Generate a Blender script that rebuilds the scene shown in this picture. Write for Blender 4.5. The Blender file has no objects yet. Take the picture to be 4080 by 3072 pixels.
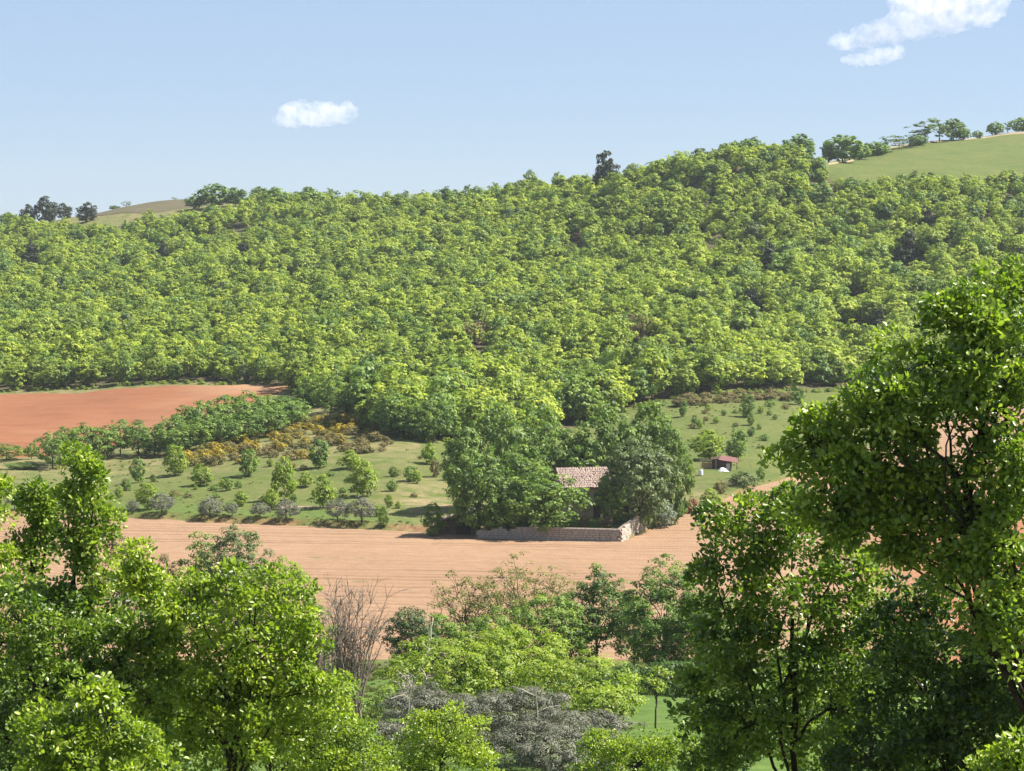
import bpy, bmesh, math, random
import numpy as np
from mathutils import Vector, Matrix

R = math.radians
rng = np.random.default_rng(7)
random.seed(7)
SC = bpy.context.scene
COL = SC.collection

# ------------------------------------------------------------------ camera, world, sun, exposure
ZC = 40.0                      # the camera stands 40 m above the valley field
FPX = 2410.0                   # focal length in pixels of a 1024 px wide frame
PITCH = R(2.85)
cam_d = bpy.data.cameras.new('camera')
cam = bpy.data.objects.new('camera', cam_d)
COL.objects.link(cam)
cam.location = (0, 0, ZC)
cam.rotation_euler = (R(90) - PITCH, 0, 0)
cam_d.sensor_width = 36.0
cam_d.lens = 36.0 * FPX / 1024.0
cam_d.clip_start = 0.3
cam_d.clip_end = 20000
SC.camera = cam

SUN_EL, SUN_AZ = R(51), R(83)          # azimuth measured from +Y (view direction) towards +X (right)
world = bpy.data.worlds.new('World')
SC.world = world
world.use_nodes = True
wt = world.node_tree
sky = wt.nodes.new('ShaderNodeTexSky')
sky.sky_type = 'NISHITA'
sky.sun_disc = False
sky.sun_elevation = SUN_EL
sky.sun_rotation = SUN_AZ
sky.altitude = 600
sky.air_density = 1.0
sky.dust_density = 0.25
sky.ozone_density = 2.5
wt.nodes['Background'].inputs['Strength'].default_value = 0.05
tintn = wt.nodes.new('ShaderNodeMix'); tintn.data_type = 'RGBA'; tintn.blend_type = 'MULTIPLY'
tintn.inputs[0].default_value = 1.0
tintn.inputs[7].default_value = (.72, .77, .90, 1)
wt.links.new(sky.outputs[0], tintn.inputs[6])
evenn = wt.nodes.new('ShaderNodeMix'); evenn.data_type = 'RGBA'      # an even, pale haze-blue share in the whole sky
evenn.inputs[0].default_value = .5
evenn.inputs[7].default_value = (3.85, 4.8, 6.4, 1)
wt.links.new(tintn.outputs[2], evenn.inputs[6])
wt.links.new(evenn.outputs[2], wt.nodes['Background'].inputs[0])

sun_d = bpy.data.lights.new('sun', 'SUN')
sun_d.energy = 5.0
sun_d.angle = R(0.53)
sun_d.color = (1.0, 0.94, 0.84)
sun = bpy.data.objects.new('sun', sun_d)
COL.objects.link(sun)
sdir = Vector((math.sin(SUN_AZ) * math.cos(SUN_EL), math.cos(SUN_AZ) * math.cos(SUN_EL), math.sin(SUN_EL)))
sun.rotation_euler = sdir.to_track_quat('Z', 'Y').to_euler()
sun.location = (150, 40, 200)

SC.view_settings.view_transform = 'Standard'
SC.view_settings.look = 'None'
SC.view_settings.exposure = 1.52
SC.view_settings.gamma = 1.0
SC.view_settings.use_curve_mapping = False
cy = SC.cycles
cy.max_bounces = 7
cy.diffuse_bounces = 3
cy.glossy_bounces = 2
cy.transmission_bounces = 4
cy.volume_bounces = 3
cy.transparent_max_bounces = 8

# ------------------------------------------------------------------ pixel -> place
CP, SP = math.cos(PITCH), math.sin(PITCH)


def ray(u, v):
    """slopes (x per metre of y, z per metre of y) of the sight line through picture point u, v of a 1024 wide frame"""
    x = (u - 512.0) / FPX
    y = (385.5 - v) / FPX
    dy = CP + y * SP
    dz = -SP + y * CP
    return x / dy, dz / dy


def at(u, v, Y):
    a, b = ray(u, v)
    return np.array((a * Y, Y, ZC + b * Y))


def zat(v, Y):
    return ZC + ray(512, v)[1] * Y


# ------------------------------------------------------------------ terrain
NEAR = [(-40, 41.5), (-6, 38.6), (0, 38.3), (15, 35), (40, 28.5), (70, 23.5), (100, 19), (150, 12), (200, 5.2), (235, .8), (250, 0)]
PROF = {
    -200: [(386, 515), (396, 508), (470, 467), (490, 459), (640, 398), (652, 394), (800, 330), (1000, 272), (1250, 228)],
    0: [(384, 517), (394, 510), (470, 465), (490, 458), (632, 397), (645, 394), (800, 327), (1000, 270), (1240, 226)],
    100: [(382, 518), (392, 511), (470, 462), (490, 455), (618, 392), (630, 388), (800, 322), (1000, 264), (1100, 227), (1190, 211)],
    170: [(377, 521), (387, 514), (470, 456), (510, 437), (605, 388), (620, 383), (800, 316), (1000, 256), (1100, 218), (1190, 199)],
    250: [(372, 525), (382, 518), (460, 452), (530, 418), (595, 386), (610, 380), (800, 308), (960, 256), (1100, 206), (1190, 197)],
    400: [(362, 532), (373, 524), (440, 457), (470, 438), (490, 424), (600, 378), (800, 292), (950, 242), (1050, 209)],
    550: [(352, 540), (362, 530), (385, 516), (450, 470), (520, 428), (600, 385), (800, 288), (900, 236), (980, 191)],
    700: [(349, 541), (385, 509), (398, 497), (430, 469), (500, 430), (560, 394), (700, 325), (800, 263), (860, 208), (900, 166)],
    780: [(345, 541), (390, 503), (425, 481), (470, 455), (560, 398), (575, 391), (700, 322), (800, 256), (860, 196), (905, 158)],
    850: [(340, 544), (400, 498), (470, 458), (560, 405), (580, 393), (700, 321), (800, 252), (860, 200), (890, 173), (985, 151)],
    925: [(335, 543), (400, 493), (480, 446), (560, 407), (580, 397), (700, 317), (800, 242), (880, 178), (900, 170), (1020, 139)],
    1000: [(330, 541), (400, 488), (470, 447), (545, 412), (565, 402), (700, 314), (800, 236), (880, 184), (900, 174), (1055, 132)],
    1200: [(320, 541), (400, 480), (545, 405), (565, 396), (700, 306), (800, 226), (880, 176), (900, 166), (1080, 122)],
}
YT = np.arange(-40, 2400.1, 2.0)
US = sorted(PROF)
cols = []
for u in US:
    p = PROF[u]
    pts = list(NEAR) + [(Y, zat(v, Y)) for Y, v in p]
    if p[0][0] - 250 > 30:
        pts.insert(len(NEAR), (p[0][0] - 8, 0.0 if u < 640 else max(0, pts[len(NEAR)][1] - .3)))
    Y1, z1 = pts[-1]
    pts += [(Y1 + 40, z1 - 1.0), (Y1 + 300, z1 - 28), (2400, 8)]
    pts.sort()
    cols.append(np.interp(YT, [q[0] for q in pts], [q[1] for q in pts]))
cols = np.array(cols)


def smooth(a, sig, axis):
    n = int(sig * 3)
    k = np.exp(-.5 * (np.arange(-n, n + 1) / sig) ** 2)
    k /= k.sum()
    return np.apply_along_axis(lambda r: np.convolve(np.pad(r, n, mode='edge'), k, mode='valid'), axis, a)


UT = np.arange(-500, 1501, 10.0)
TAB = np.array([np.interp(UT, US, cols[:, j]) for j in range(len(YT))]).T
TAB = smooth(smooth(TAB, 3.0, 0), 2.6, 1)

_ph = rng.uniform(0, 6.28, (14, 2))
_fr = rng.uniform(-1, 1, (14, 2))


def fbm(x, y, scale):
    """cheap smooth noise, about -1..1"""
    s = 0
    for i in range(7):
        k = 1.0 * 1.6 ** i / scale
        a = _ph[i, 0] * 3 + i * 1.3
        s = s + np.sin((x * math.cos(a) + y * math.sin(a)) * k + _ph[i, 0]) * np.sin((-x * math.sin(a + .5) + y * math.cos(a + .5)) * k * 1.13 + _ph[i, 1]) * .75 ** i
    return s / 1.6


def uof(x, y):
    return 512.0 + FPX * CP * x / np.maximum(y, 30.0)


FE_U = [-500, 0, 100, 250, 400, 550, 628, 672, 725, 784, 850, 975, 1100, 1500]
FE_Y = [386, 384, 382, 372, 362, 352, 349.5, 373, 396, 426, 470, 545, 580, 600]


def field_far(u):
    return np.interp(u, FE_U, FE_Y)


def ground(x, y):
    x = np.asarray(x, float)
    y = np.asarray(y, float)
    u = uof(x, y)
    fu = np.clip((u - UT[0]) / 10.0, 0, len(UT) - 1.001)
    fy = np.clip((y - YT[0]) / 2.0, 0, len(YT) - 1.001)
    i = fu.astype(int); j = fy.astype(int)
    a = fu - i; b = fy - j
    z = (TAB[i, j] * (1 - a) * (1 - b) + TAB[i + 1, j] * a * (1 - b) + TAB[i, j + 1] * (1 - a) * b + TAB[i + 1, j + 1] * a * b)
    ff = field_far(u)
    on_hill = np.clip((y - ff) / 20, 0, 1)
    near = np.clip((235 - y) / 30, 0, 1)
    z = z + fbm(x, y, 22) * (.55 * on_hill + .4 * near) * np.clip((y - 15) / 20, 0, 1)
    # a bank about a metre high runs along the far edge of the field, and the farm terrace behind its wall
    d = y - ff + fbm(x, y, 9) * .5
    bh = np.interp(u, [-500, 420, 470, 500, 628, 645, 690, 800], [.9, 1.0, 1.3, 1.55, 1.55, .9, .6, .25])
    z = z + bh * np.clip((d - .4) / 1.6, 0, 1) * np.clip(1 - (d - 14) / 40, 0, 1)
    return z


def hit(u, v, y0=60.0, y1=1400.0):
    """the place on the ground seen at picture point u, v"""
    Y = np.arange(y0, y1, .5)
    a, b = ray(u, v)
    g = ground(a * Y, Y)
    below = ZC + b * Y <= g
    k = int(np.argmax(below)) if below.any() else len(Y) - 1
    return a * Y[k], Y[k], g[k]


# ------------------------------------------------------------------ materials
def mat(name):
    m = bpy.data.materials.new(name)
    m.use_nodes = True
    nt = m.node_tree
    for n in list(nt.nodes):
        nt.nodes.remove(n)
    out = nt.nodes.new('ShaderNodeOutputMaterial')
    return m, nt, out


def N(nt, t, **kw):
    n = nt.nodes.new(t)
    for k, v in kw.items():
        setattr(n, k, v)
    return n


def L(nt, a, b):
    nt.links.new(a, b)


def ramp(nt, fac, stops):
    r = N(nt, 'ShaderNodeValToRGB')
    e = r.color_ramp.elements
    while len(e) < len(stops):
        e.new(0.5)
    for el, (p, c) in zip(e, stops):
        el.position = p
        el.color = (*c, 1)
    if fac is not None:
        L(nt, fac, r.inputs[0])
    return r.outputs[0]


def mixc(nt, fac, a, b, mode='MIX'):
    m = N(nt, 'ShaderNodeMix', data_type='RGBA', blend_type=mode)
    for s, val in ((m.inputs[0], fac), (m.inputs[6], a), (m.inputs[7], b)):
        if hasattr(val, 'links') or hasattr(val, 'is_linked'):
            L(nt, val, s)
        elif isinstance(val, (int, float)):
            s.default_value = val
        else:
            s.default_value = (*val, 1)
    return m.outputs[2]


def noise(nt, vec, scale, detail=4, rough=.55):
    n = N(nt, 'ShaderNodeTexNoise')
    n.inputs['Scale'].default_value = scale
    n.inputs['Detail'].default_value = detail
    n.inputs['Roughness'].default_value = rough
    if vec is not None:
        L(nt, vec, n.inputs['Vector'])
    return n.outputs['Fac']


def attr(nt, name):
    a = N(nt, 'ShaderNodeAttribute', attribute_name=name)
    return a


def geo_pos(nt):
    return N(nt, 'ShaderNodeNewGeometry').outputs['Position']


def leaf_mat(name, dark, mid, light, transl, rough=.5, spec=.35, obj_var=.35, tfac=.42):
    """leaf surface: its own colour varies leaf by leaf ('tint') and plant by plant"""
    m, nt, out = mat(name)
    t = attr(nt, 'tint').outputs['Fac']
    oi = N(nt, 'ShaderNodeObjectInfo')
    ma = N(nt, 'ShaderNodeMath', operation='MULTIPLY_ADD')
    L(nt, oi.outputs['Random'], ma.inputs[0])
    ma.inputs[1].default_value = obj_var
    ad = N(nt, 'ShaderNodeMath', operation='SUBTRACT')
    L(nt, t, ad.inputs[0]); ad.inputs[1].default_value = obj_var / 2
    L(nt, ad.outputs[0], ma.inputs[2])
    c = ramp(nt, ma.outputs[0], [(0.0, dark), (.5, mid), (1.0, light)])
    p = N(nt, 'ShaderNodeBsdfPrincipled')
    L(nt, c, p.inputs['Base Color'])
    p.inputs['Roughness'].default_value = rough
    p.inputs['Specular IOR Level'].default_value = spec
    tr = N(nt, 'ShaderNodeBsdfTranslucent')
    L(nt, mixc(nt, 1.0, c, transl, 'MULTIPLY'), tr.inputs[0])
    mx = N(nt, 'ShaderNodeMixShader')
    mx.inputs[0].default_value = tfac
    L(nt, p.outputs[0], mx.inputs[1]); L(nt, tr.outputs[0], mx.inputs[2])
    L(nt, mx.outputs[0], out.inputs[0])
    return m


def plain_mat(name, c1, c2, scale=3.0, rough=.9, bump=.0, spec=.2, metal=0, bscale=None):
    m, nt, out = mat(name)
    tc = N(nt, 'ShaderNodeTexCoord').outputs['Object']
    f = noise(nt, tc, scale, 5, .6)
    c = ramp(nt, f, [(.3, c1), (.7, c2)])
    p = N(nt, 'ShaderNodeBsdfPrincipled')
    L(nt, c, p.inputs['Base Color'])
    p.inputs['Roughness'].default_value = rough
    p.inputs['Specular IOR Level'].default_value = spec
    p.inputs['Metallic'].default_value = metal
    if bump:
        b = N(nt, 'ShaderNodeBump')
        b.inputs['Strength'].default_value = bump
        b.inputs['Distance'].default_value = .05
        L(nt, noise(nt, tc, bscale or scale * 4, 4, .6), b.inputs['Height'])
        L(nt, b.outputs[0], p.inputs['Normal'])
    L(nt, p.outputs[0], out.inputs[0])
    return m


# colour ramps of the leaves (base colours)
M_FOREST = leaf_mat('leaf_forest_oak', (.064, .108, .020), (.208, .272, .034), (.350, .392, .046), (1.5, 1.7, .9), .6, .25, .5, .32)
M_FARM = leaf_mat('leaf_farm_oak', (.034, .072, .016), (.120, .195, .032), (.230, .300, .046), (1.5, 1.7, .9), .55, .3, .2, .30)
M_BRIGHT = leaf_mat('leaf_bright', (.085, .130, .016), (.190, .255, .026), (.290, .330, .040), (1.5, 1.8, .8), .55, .3, .2, .34)
M_OAK = leaf_mat('leaf_near_oak', (.030, .062, .012), (.110, .172, .022), (.280, .340, .050), (1.7, 2.0, .8), .40, .5, .2, .33)
M_OAKB = leaf_mat('leaf_near_oak_young', (.060, .100, .014), (.175, .240, .026), (.330, .380, .050), (1.7, 2.0, .8), .42, .5, .2, .36)
M_ROBINIA = leaf_mat('leaf_pale', (.080, .100, .026), (.165, .180, .048), (.260, .245, .085), (1.3, 1.4, .8), .6, .3, .15)
M_OLIVE = leaf_mat('leaf_olive', (.085, .092, .064), (.148, .154, .112), (.215, .215, .165), (1.1, 1.1, .9), .6, .3, .15, .2)
M_SILVER = leaf_mat('leaf_silver', (.110, .150, .105), (.180, .225, .160), (.27, .31, .24), (1.1, 1.2, .9), .6, .3, .1, .25)
M_GREYG = leaf_mat('leaf_grey_green', (.042, .068, .024), (.105, .148, .050), (.195, .240, .095), (1.2, 1.4, .8), .6, .3, .15, .3)
M_PINE = leaf_mat('needles_dark', (.016, .024, .014), (.034, .046, .025), (.060, .072, .040), (1, 1.1, .8), .65, .2, .2, .15)
M_BROWN = leaf_mat('leaf_brown', (.085, .062, .036), (.150, .105, .062), (.215, .155, .095), (1.2, 1, .8), .7, .2, .2, .25)
M_RED = leaf_mat('leaf_red', (.10, .022, .016), (.185, .042, .028), (.26, .075, .045), (1.3, .8, .7), .6, .3, .1, .3)
M_BROOM = leaf_mat('leaf_broom', (.085, .095, .022), (.205, .185, .034), (.62, .43, .026), (1.2, 1.1, .7), .6, .2, .45, .25)
M_HEATH = leaf_mat('leaf_heath', (.085, .088, .034), (.165, .145, .055), (.240, .195, .080), (1.2, 1.1, .8), .7, .2, .4, .25)
M_GRASS = leaf_mat('grass_blades', (.075, .100, .026), (.120, .145, .040), (.175, .180, .065), (1.2, 1.3, .8), .7, .2, .2, .3)
M_BARK = plain_mat('bark', (.045, .034, .025), (.11, .085, .065), 4, .95, .6)
M_BARKD = plain_mat('bark_dark', (.022, .016, .012), (.055, .042, .032), 5, .95, .6)
M_TWIG = plain_mat('bare_twig', (.12, .095, .078), (.26, .21, .17), 3, .95)
M_DEAD = plain_mat('dead_wood_pale', (.30, .26, .21), (.52, .47, .40), 3, .9)


def soil_mat(name, c_dark, c_mid, c_light, line_c, row_dir, spacing, line_amt, red=None):
    """worked soil: clods, broad patches and thin tractor lines at uneven spacing, damp soil and furrow shade painted dark"""
    m, nt, out = mat(name)
    pos = geo_pos(nt)
    big = noise(nt, pos, .018, 3, .5)
    med = noise(nt, pos, .35, 5, .65)
    fine = noise(nt, pos, 3.2, 4, .7)
    c = ramp(nt, big, [(.33, c_dark), (.5, c_mid), (.68, c_light)])
    c = mixc(nt, .55, c, ramp(nt, med, [(.32, c_dark), (.68, c_light)]))
    c = mixc(nt, .5, c, ramp(nt, fine, [(.25, tuple(x * .75 for x in c_mid)), (.75, tuple(min(1, x * 1.25) for x in c_mid))]))
    if red is not None:
        a = attr(nt, 'red').outputs['Fac']
        c = mixc(nt, a, c, mixc(nt, fine, tuple(x * .75 for x in red), tuple(x * 1.2 for x in red)))
    sx = N(nt, 'ShaderNodeVectorMath', operation='DOT_PRODUCT')
    L(nt, pos, sx.inputs[0])
    sx.inputs[1].default_value = (row_dir[0], row_dir[1], 0)
    # slow wander so the lines are not ruled
    mp = N(nt, 'ShaderNodeMapping')
    L(nt, pos, mp.inputs[0]); mp.inputs['Scale'].default_value = (.006, .006, .006)
    w = N(nt, 'ShaderNodeMath', operation='MULTIPLY_ADD')
    L(nt, noise(nt, mp.outputs[0], 1.0, 2), w.inputs[0]); w.inputs[1].default_value = 5.0
    L(nt, sx.outputs['Value'], w.inputs[2])
    cv = N(nt, 'ShaderNodeCombineXYZ')
    L(nt, w.outputs[0], cv.inputs[0])
    ph = N(nt, 'ShaderNodeMath', operation='MULTIPLY'); L(nt, noise(nt, cv.outputs[0], .16, 2), ph.inputs[0]); ph.inputs[1].default_value = 9.0
    an = N(nt, 'ShaderNodeMath', operation='MULTIPLY_ADD'); L(nt, w.outputs[0], an.inputs[0]); an.inputs[1].default_value = 6.283 / spacing; L(nt, ph.outputs[0], an.inputs[2])
    sn = N(nt, 'ShaderNodeMath', operation='SINE'); L(nt, an.outputs[0], sn.inputs[0])
    amp = ramp(nt, noise(nt, cv.outputs[0], .23, 2), [(.36, (.10, .10, .10)), (.58, (1, 1, 1))])
    total = mixc(nt, 1.0, ramp(nt, sn.outputs[0], [(.15, (0, 0, 0)), (.85, (1, 1, 1))]), amp, 'MULTIPLY')
    brk = ramp(nt, noise(nt, pos, .05, 3), [(.32, (.45, .45, .45)), (.6, (1, 1, 1))])
    fac = mixc(nt, 1.0, mixc(nt, 1.0, total, brk, 'MULTIPLY'), (line_amt,) * 3, 'MULTIPLY')
    c = mixc(nt, fac, c, line_c)  # line colour carries damp soil and the shading of the furrows alike
    p = N(nt, 'ShaderNodeBsdfPrincipled')
    L(nt, c, p.inputs['Base Color'])
    p.inputs['Roughness'].default_value = 1.0
    p.inputs['Specular IOR Level'].default_value = .1
    b = N(nt, 'ShaderNodeBump')
    b.inputs['Strength'].default_value = .7
    b.inputs['Distance'].default_value = .18
    L(nt, noise(nt, pos, 1.1, 5, .7), b.inputs['Height'])
    L(nt, b.outputs[0], p.inputs['Normal'])
    L(nt, p.outputs[0], out.inputs[0])
    return m


M_FIELD = soil_mat('field_soil', (.172, .104, .062), (.228, .144, .088), (.285, .190, .120), (.115, .066, .041), (.13, .99), 3.1, .62, red=(.25, .105, .052))
M_REDF = soil_mat('red_soil', (.155, .062, .030), (.188, .079, .039), (.228, .104, .055), (.09, .032, .016), (.35, .93), 8.0, .22, red=(.27, .165, .095))
M_BARE = soil_mat('hilltop_soil', (.070, .066, .036), (.088, .078, .046), (.125, .102, .062), (.06, .055, .03), (.2, .98), 6, .3)
M_PATH = soil_mat('path_dust', (.19, .15, .09), (.235, .185, .12), (.28, .225, .15), (.17, .135, .085), (.2, .98), 3, .3)
M_SCAR = soil_mat('red_earth', (.19, .085, .05), (.27, .125, .075), (.34, .18, .115), (.12, .05, .03), (.2, .98), 3, .5)


def ground_mat():
    m, nt, out = mat('meadow_ground')
    pos = geo_pos(nt)
    z = attr(nt, 'zone')
    sep = N(nt, 'ShaderNodeSeparateColor')
    L(nt, z.outputs['Color'], sep.inputs[0])
    n1 = noise(nt, pos, .06, 5, .6)
    n2 = noise(nt, pos, .8, 5, .65)
    n3 = noise(nt, pos, .25, 4, .6)
    grass = ramp(nt, n1, [(.3, (.046, .078, .015)), (.5, (.072, .098, .021)), (.7, (.105, .112, .032))])
    grass = mixc(nt, .45, grass, ramp(nt, n2, [(.3, (.042, .068, .014)), (.7, (.112, .128, .038))]))
    dry = ramp(nt, n2, [(.3, (.150, .122, .060)), (.7, (.24, .19, .105))])
    df = N(nt, 'ShaderNodeMath', operation='MULTIPLY')
    L(nt, sep.outputs[2], df.inputs[0])
    L(nt, ramp(nt, n3, [(.35, (0, 0, 0)), (.6, (1, 1, 1))]), df.inputs[1])
    c = mixc(nt, df.outputs[0], grass, dry)
    lush = ramp(nt, n2, [(.3, (.042, .082, .016)), (.7, (.092, .145, .030))])
    c = mixc(nt, sep.outputs[1], c, lush)
    wood = ramp(nt, n2, [(.3, (.045, .042, .022)), (.7, (.105, .090, .050))])
    c = mixc(nt, sep.outputs[0], c, wood)
    earth = attr(nt, 'earth').outputs['Fac']
    c = mixc(nt, earth, c, ramp(nt, n2, [(.3, (.16, .075, .040)), (.7, (.27, .15, .085))]))
    p = N(nt, 'ShaderNodeBsdfPrincipled')
    L(nt, c, p.inputs['Base Color'])
    p.inputs['Roughness'].default_value = 1
    p.inputs['Specular IOR Level'].default_value = .1
    b = N(nt, 'ShaderNodeBump')
    b.inputs['Strength'].default_value = .8
    b.inputs['Distance'].default_value = .3
    L(nt, noise(nt, pos, .9, 5, .7), b.inputs['Height'])
    L(nt, b.outputs[0], p.inputs['Normal'])
    L(nt, p.outputs[0], out.inputs[0])
    return m


M_GROUND = ground_mat()


# ------------------------------------------------------------------ mesh helpers
def mesh_from(name, V, F, mats, attrs=None, smooth_=False, mat_idx=None):
    """V (n,3); F (m,k) array of equal-sized polygons, or a list of such arrays"""
    me = bpy.data.meshes.new(name)
    V = np.asarray(V, np.float32)
    Fs = F if isinstance(F, list) else [F]
    Fs = [np.asarray(f, np.int32) for f in Fs if len(f)]
    loops = np.concatenate([f.ravel() for f in Fs])
    tot = np.concatenate([np.full(len(f), f.shape[1], np.int32) for f in Fs])
    start = np.concatenate([[0], np.cumsum(tot)[:-1]]).astype(np.int32)
    me.vertices.add(len(V)); me.vertices.foreach_set('co', V.ravel())
    me.loops.add(len(loops)); me.loops.foreach_set('vertex_index', loops)
    me.polygons.add(len(tot))
    me.polygons.foreach_set('loop_start', start)
    me.polygons.foreach_set('loop_total', tot)
    if smooth_:
        me.polygons.foreach_set('use_smooth', np.ones(len(tot), bool))
    if mat_idx is not None:
        me.polygons.foreach_set('material_index', np.asarray(mat_idx, np.int32))
    for m in (mats if isinstance(mats, (list, tuple)) else [mats]):
        me.materials.append(m)
    for k, v in (attrs or {}).items():
        v = np.asarray(v, np.float32)
        if v.ndim == 1:
            a = me.attributes.new(k, 'FLOAT', 'POINT'); a.data.foreach_set('value', v)
        else:
            a = me.attributes.new(k, 'FLOAT_COLOR', 'POINT')
            a.data.foreach_set('color', np.concatenate([v, np.ones((len(v), 1), np.float32)], 1).ravel())
    me.update(calc_edges=True)
    me.validate(verbose=False)
    return me


def link(name, data, parent=None, loc=None, rz=None, scale=None):
    o = bpy.data.objects.new(name, data)
    COL.objects.link(o)
    if parent is not None:
        o.parent = parent
    if loc is not None:
        o.location = loc
    if rz is not None:
        o.rotation_euler = (0, 0, rz)
    if scale is not None:
        o.scale = scale if hasattr(scale, '__len__') else (scale,) * 3
    return o


def tag(o, label=None, cat=None, group=None, kind=None):
    if label: o['label'] = label
    if cat: o['category'] = cat
    if group: o['group'] = group
    if kind: o['kind'] = kind
    return o


def thing(name, label, cat, loc=(0, 0, 0), rz=0, scale=1.0, group=None):
    o = link(name, None, None, loc, rz, scale)
    o.empty_display_size = .5
    return tag(o, label, cat, group)


def nrm(a):
    return a / np.maximum(np.linalg.norm(a, axis=-1, keepdims=True), 1e-9)


def grid_faces(nu, nv):
    i = np.arange((nu - 1) * (nv - 1))
    r, c = i // (nv - 1), i % (nv - 1)
    a = r * nv + c
    return np.stack([a, a + nv, a + nv + 1, a + 1], 1)


class Wood:
    """collects tapered tubes into one mesh"""
    def __init__(self):
        self.V, self.F, self.n = [], [], 0

    def tube(self, pts, radii, sides=6):
        pts = np.asarray(pts, float)
        k = len(pts)
        t = nrm(np.gradient(pts, axis=0))
        ref = np.array((1., 0, 0)) if abs(t[0, 0]) < .8 else np.array((0, 1., 0))
        s = nrm(np.cross(t, ref)); b = np.cross(t, s)
        an = np.linspace(0, 2 * math.pi, sides, endpoint=False)
        ring = s[:, None] * np.cos(an)[None, :, None] + b[:, None] * np.sin(an)[None, :, None]
        V = pts[:, None] + ring * np.asarray(radii)[:, None, None]
        a = np.arange(k - 1)[:, None] * sides
        j = np.arange(sides)[None]
        j2 = (j + 1) % sides
        F = np.stack([a + j, a + j2, a + sides + j2, a + sides + j], -1).reshape(-1, 4) + self.n
        self.V.append(V.reshape(-1, 3)); self.F.append(F); self.n += k * sides

    def limb(self, p0, p1, r0, r1, sides=5, k=5, sag=.08, r=None):
        r = r or rng
        p0 = np.asarray(p0, float); p1 = np.asarray(p1, float)
        t = np.linspace(0, 1, k)[:, None]
        ln = np.linalg.norm(p1 - p0)
        off = np.cumsum(r.normal(0, 1, (k, 3)) * ln * sag / math.sqrt(k), 0)
        off = off - off[0] - t * (off[-1] - off[0])
        pts = p0 + (p1 - p0) * t + off
        pts[:, 2] += np.sin(t[:, 0] * math.pi) * ln * .06
        self.tube(pts, r0 + (r1 - r0) * t[:, 0], sides)
        return pts

    def mesh(self, name, m):
        return mesh_from(name, np.concatenate(self.V), np.concatenate(self.F), m, smooth_=True)


# leaf shapes: template vertices (across, along, up) in units of leaf length, and polygons
T_QUAD = (np.array([(-.42, -.1, .0), (.38, .0, .06), (.46, .8, -.05), (-.36, .95, .05)]), np.array([(0, 1, 2, 3)]))
T_KITE = (np.array([(0, -.05, 0), (.36, .42, .10), (0, 1.0, -.05), (-.36, .42, .10)]), np.array([(0, 1, 2, 3)]))
T_SLIM = (T_KITE[0] * np.array((.52, 1.0, 1.0)), T_KITE[1])
T_LEAF = (np.array([(0, 0, 0), (.24, .30, .10), (.27, .66, .09), (0, 1.0, -.06), (-.27, .66, .09), (-.24, .30, .10)]),
          np.array([(0, 1, 2, 3), (0, 3, 4, 5)]))


def leaf_batch(P, OUT, size, tmpl, r, tint, up=.5, along=0.0, wild=.38, size_var=.3):
    n = len(P)
    if along == 0:      # leaf sprays lie on the outside of their clump
        n0 = nrm(OUT * .9 + np.array((0, 0, up)) + r.normal(0, 1, (n, 3)) * wild * .55)
        d = r.normal(0, 1, (n, 3))
        d = nrm(d - (d * n0).sum(1, keepdims=True) * n0)
    else:               # leaves point away from their twig
        d = nrm(OUT * along + r.normal(0, 1, (n, 3)) * .6)
        n0 = nrm(OUT * .45 + np.array((0, 0, up)) + r.normal(0, 1, (n, 3)) * wild * .6)
    s = nrm(np.cross(d, n0)); nn = np.cross(s, d)
    T, F = tmpl
    sz = size * (1 + r.uniform(-size_var, size_var, n))
    V = P[:, None] + sz[:, None, None] * (T[None, :, 0:1] * s[:, None] + T[None, :, 1:2] * d[:, None] + T[None, :, 2:3] * nn[:, None])
    k = len(T)
    FF = (F[None] + (np.arange(n) * k)[:, None, None]).reshape(-1, F.shape[1])
    return V.reshape(-1, 3), FF, np.repeat(tint, k)


def ball(r, n):
    return nrm(r.normal(0, 1, (n, 3))) * (r.uniform(0, 1, n) ** (1 / 3))[:, None]


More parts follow.
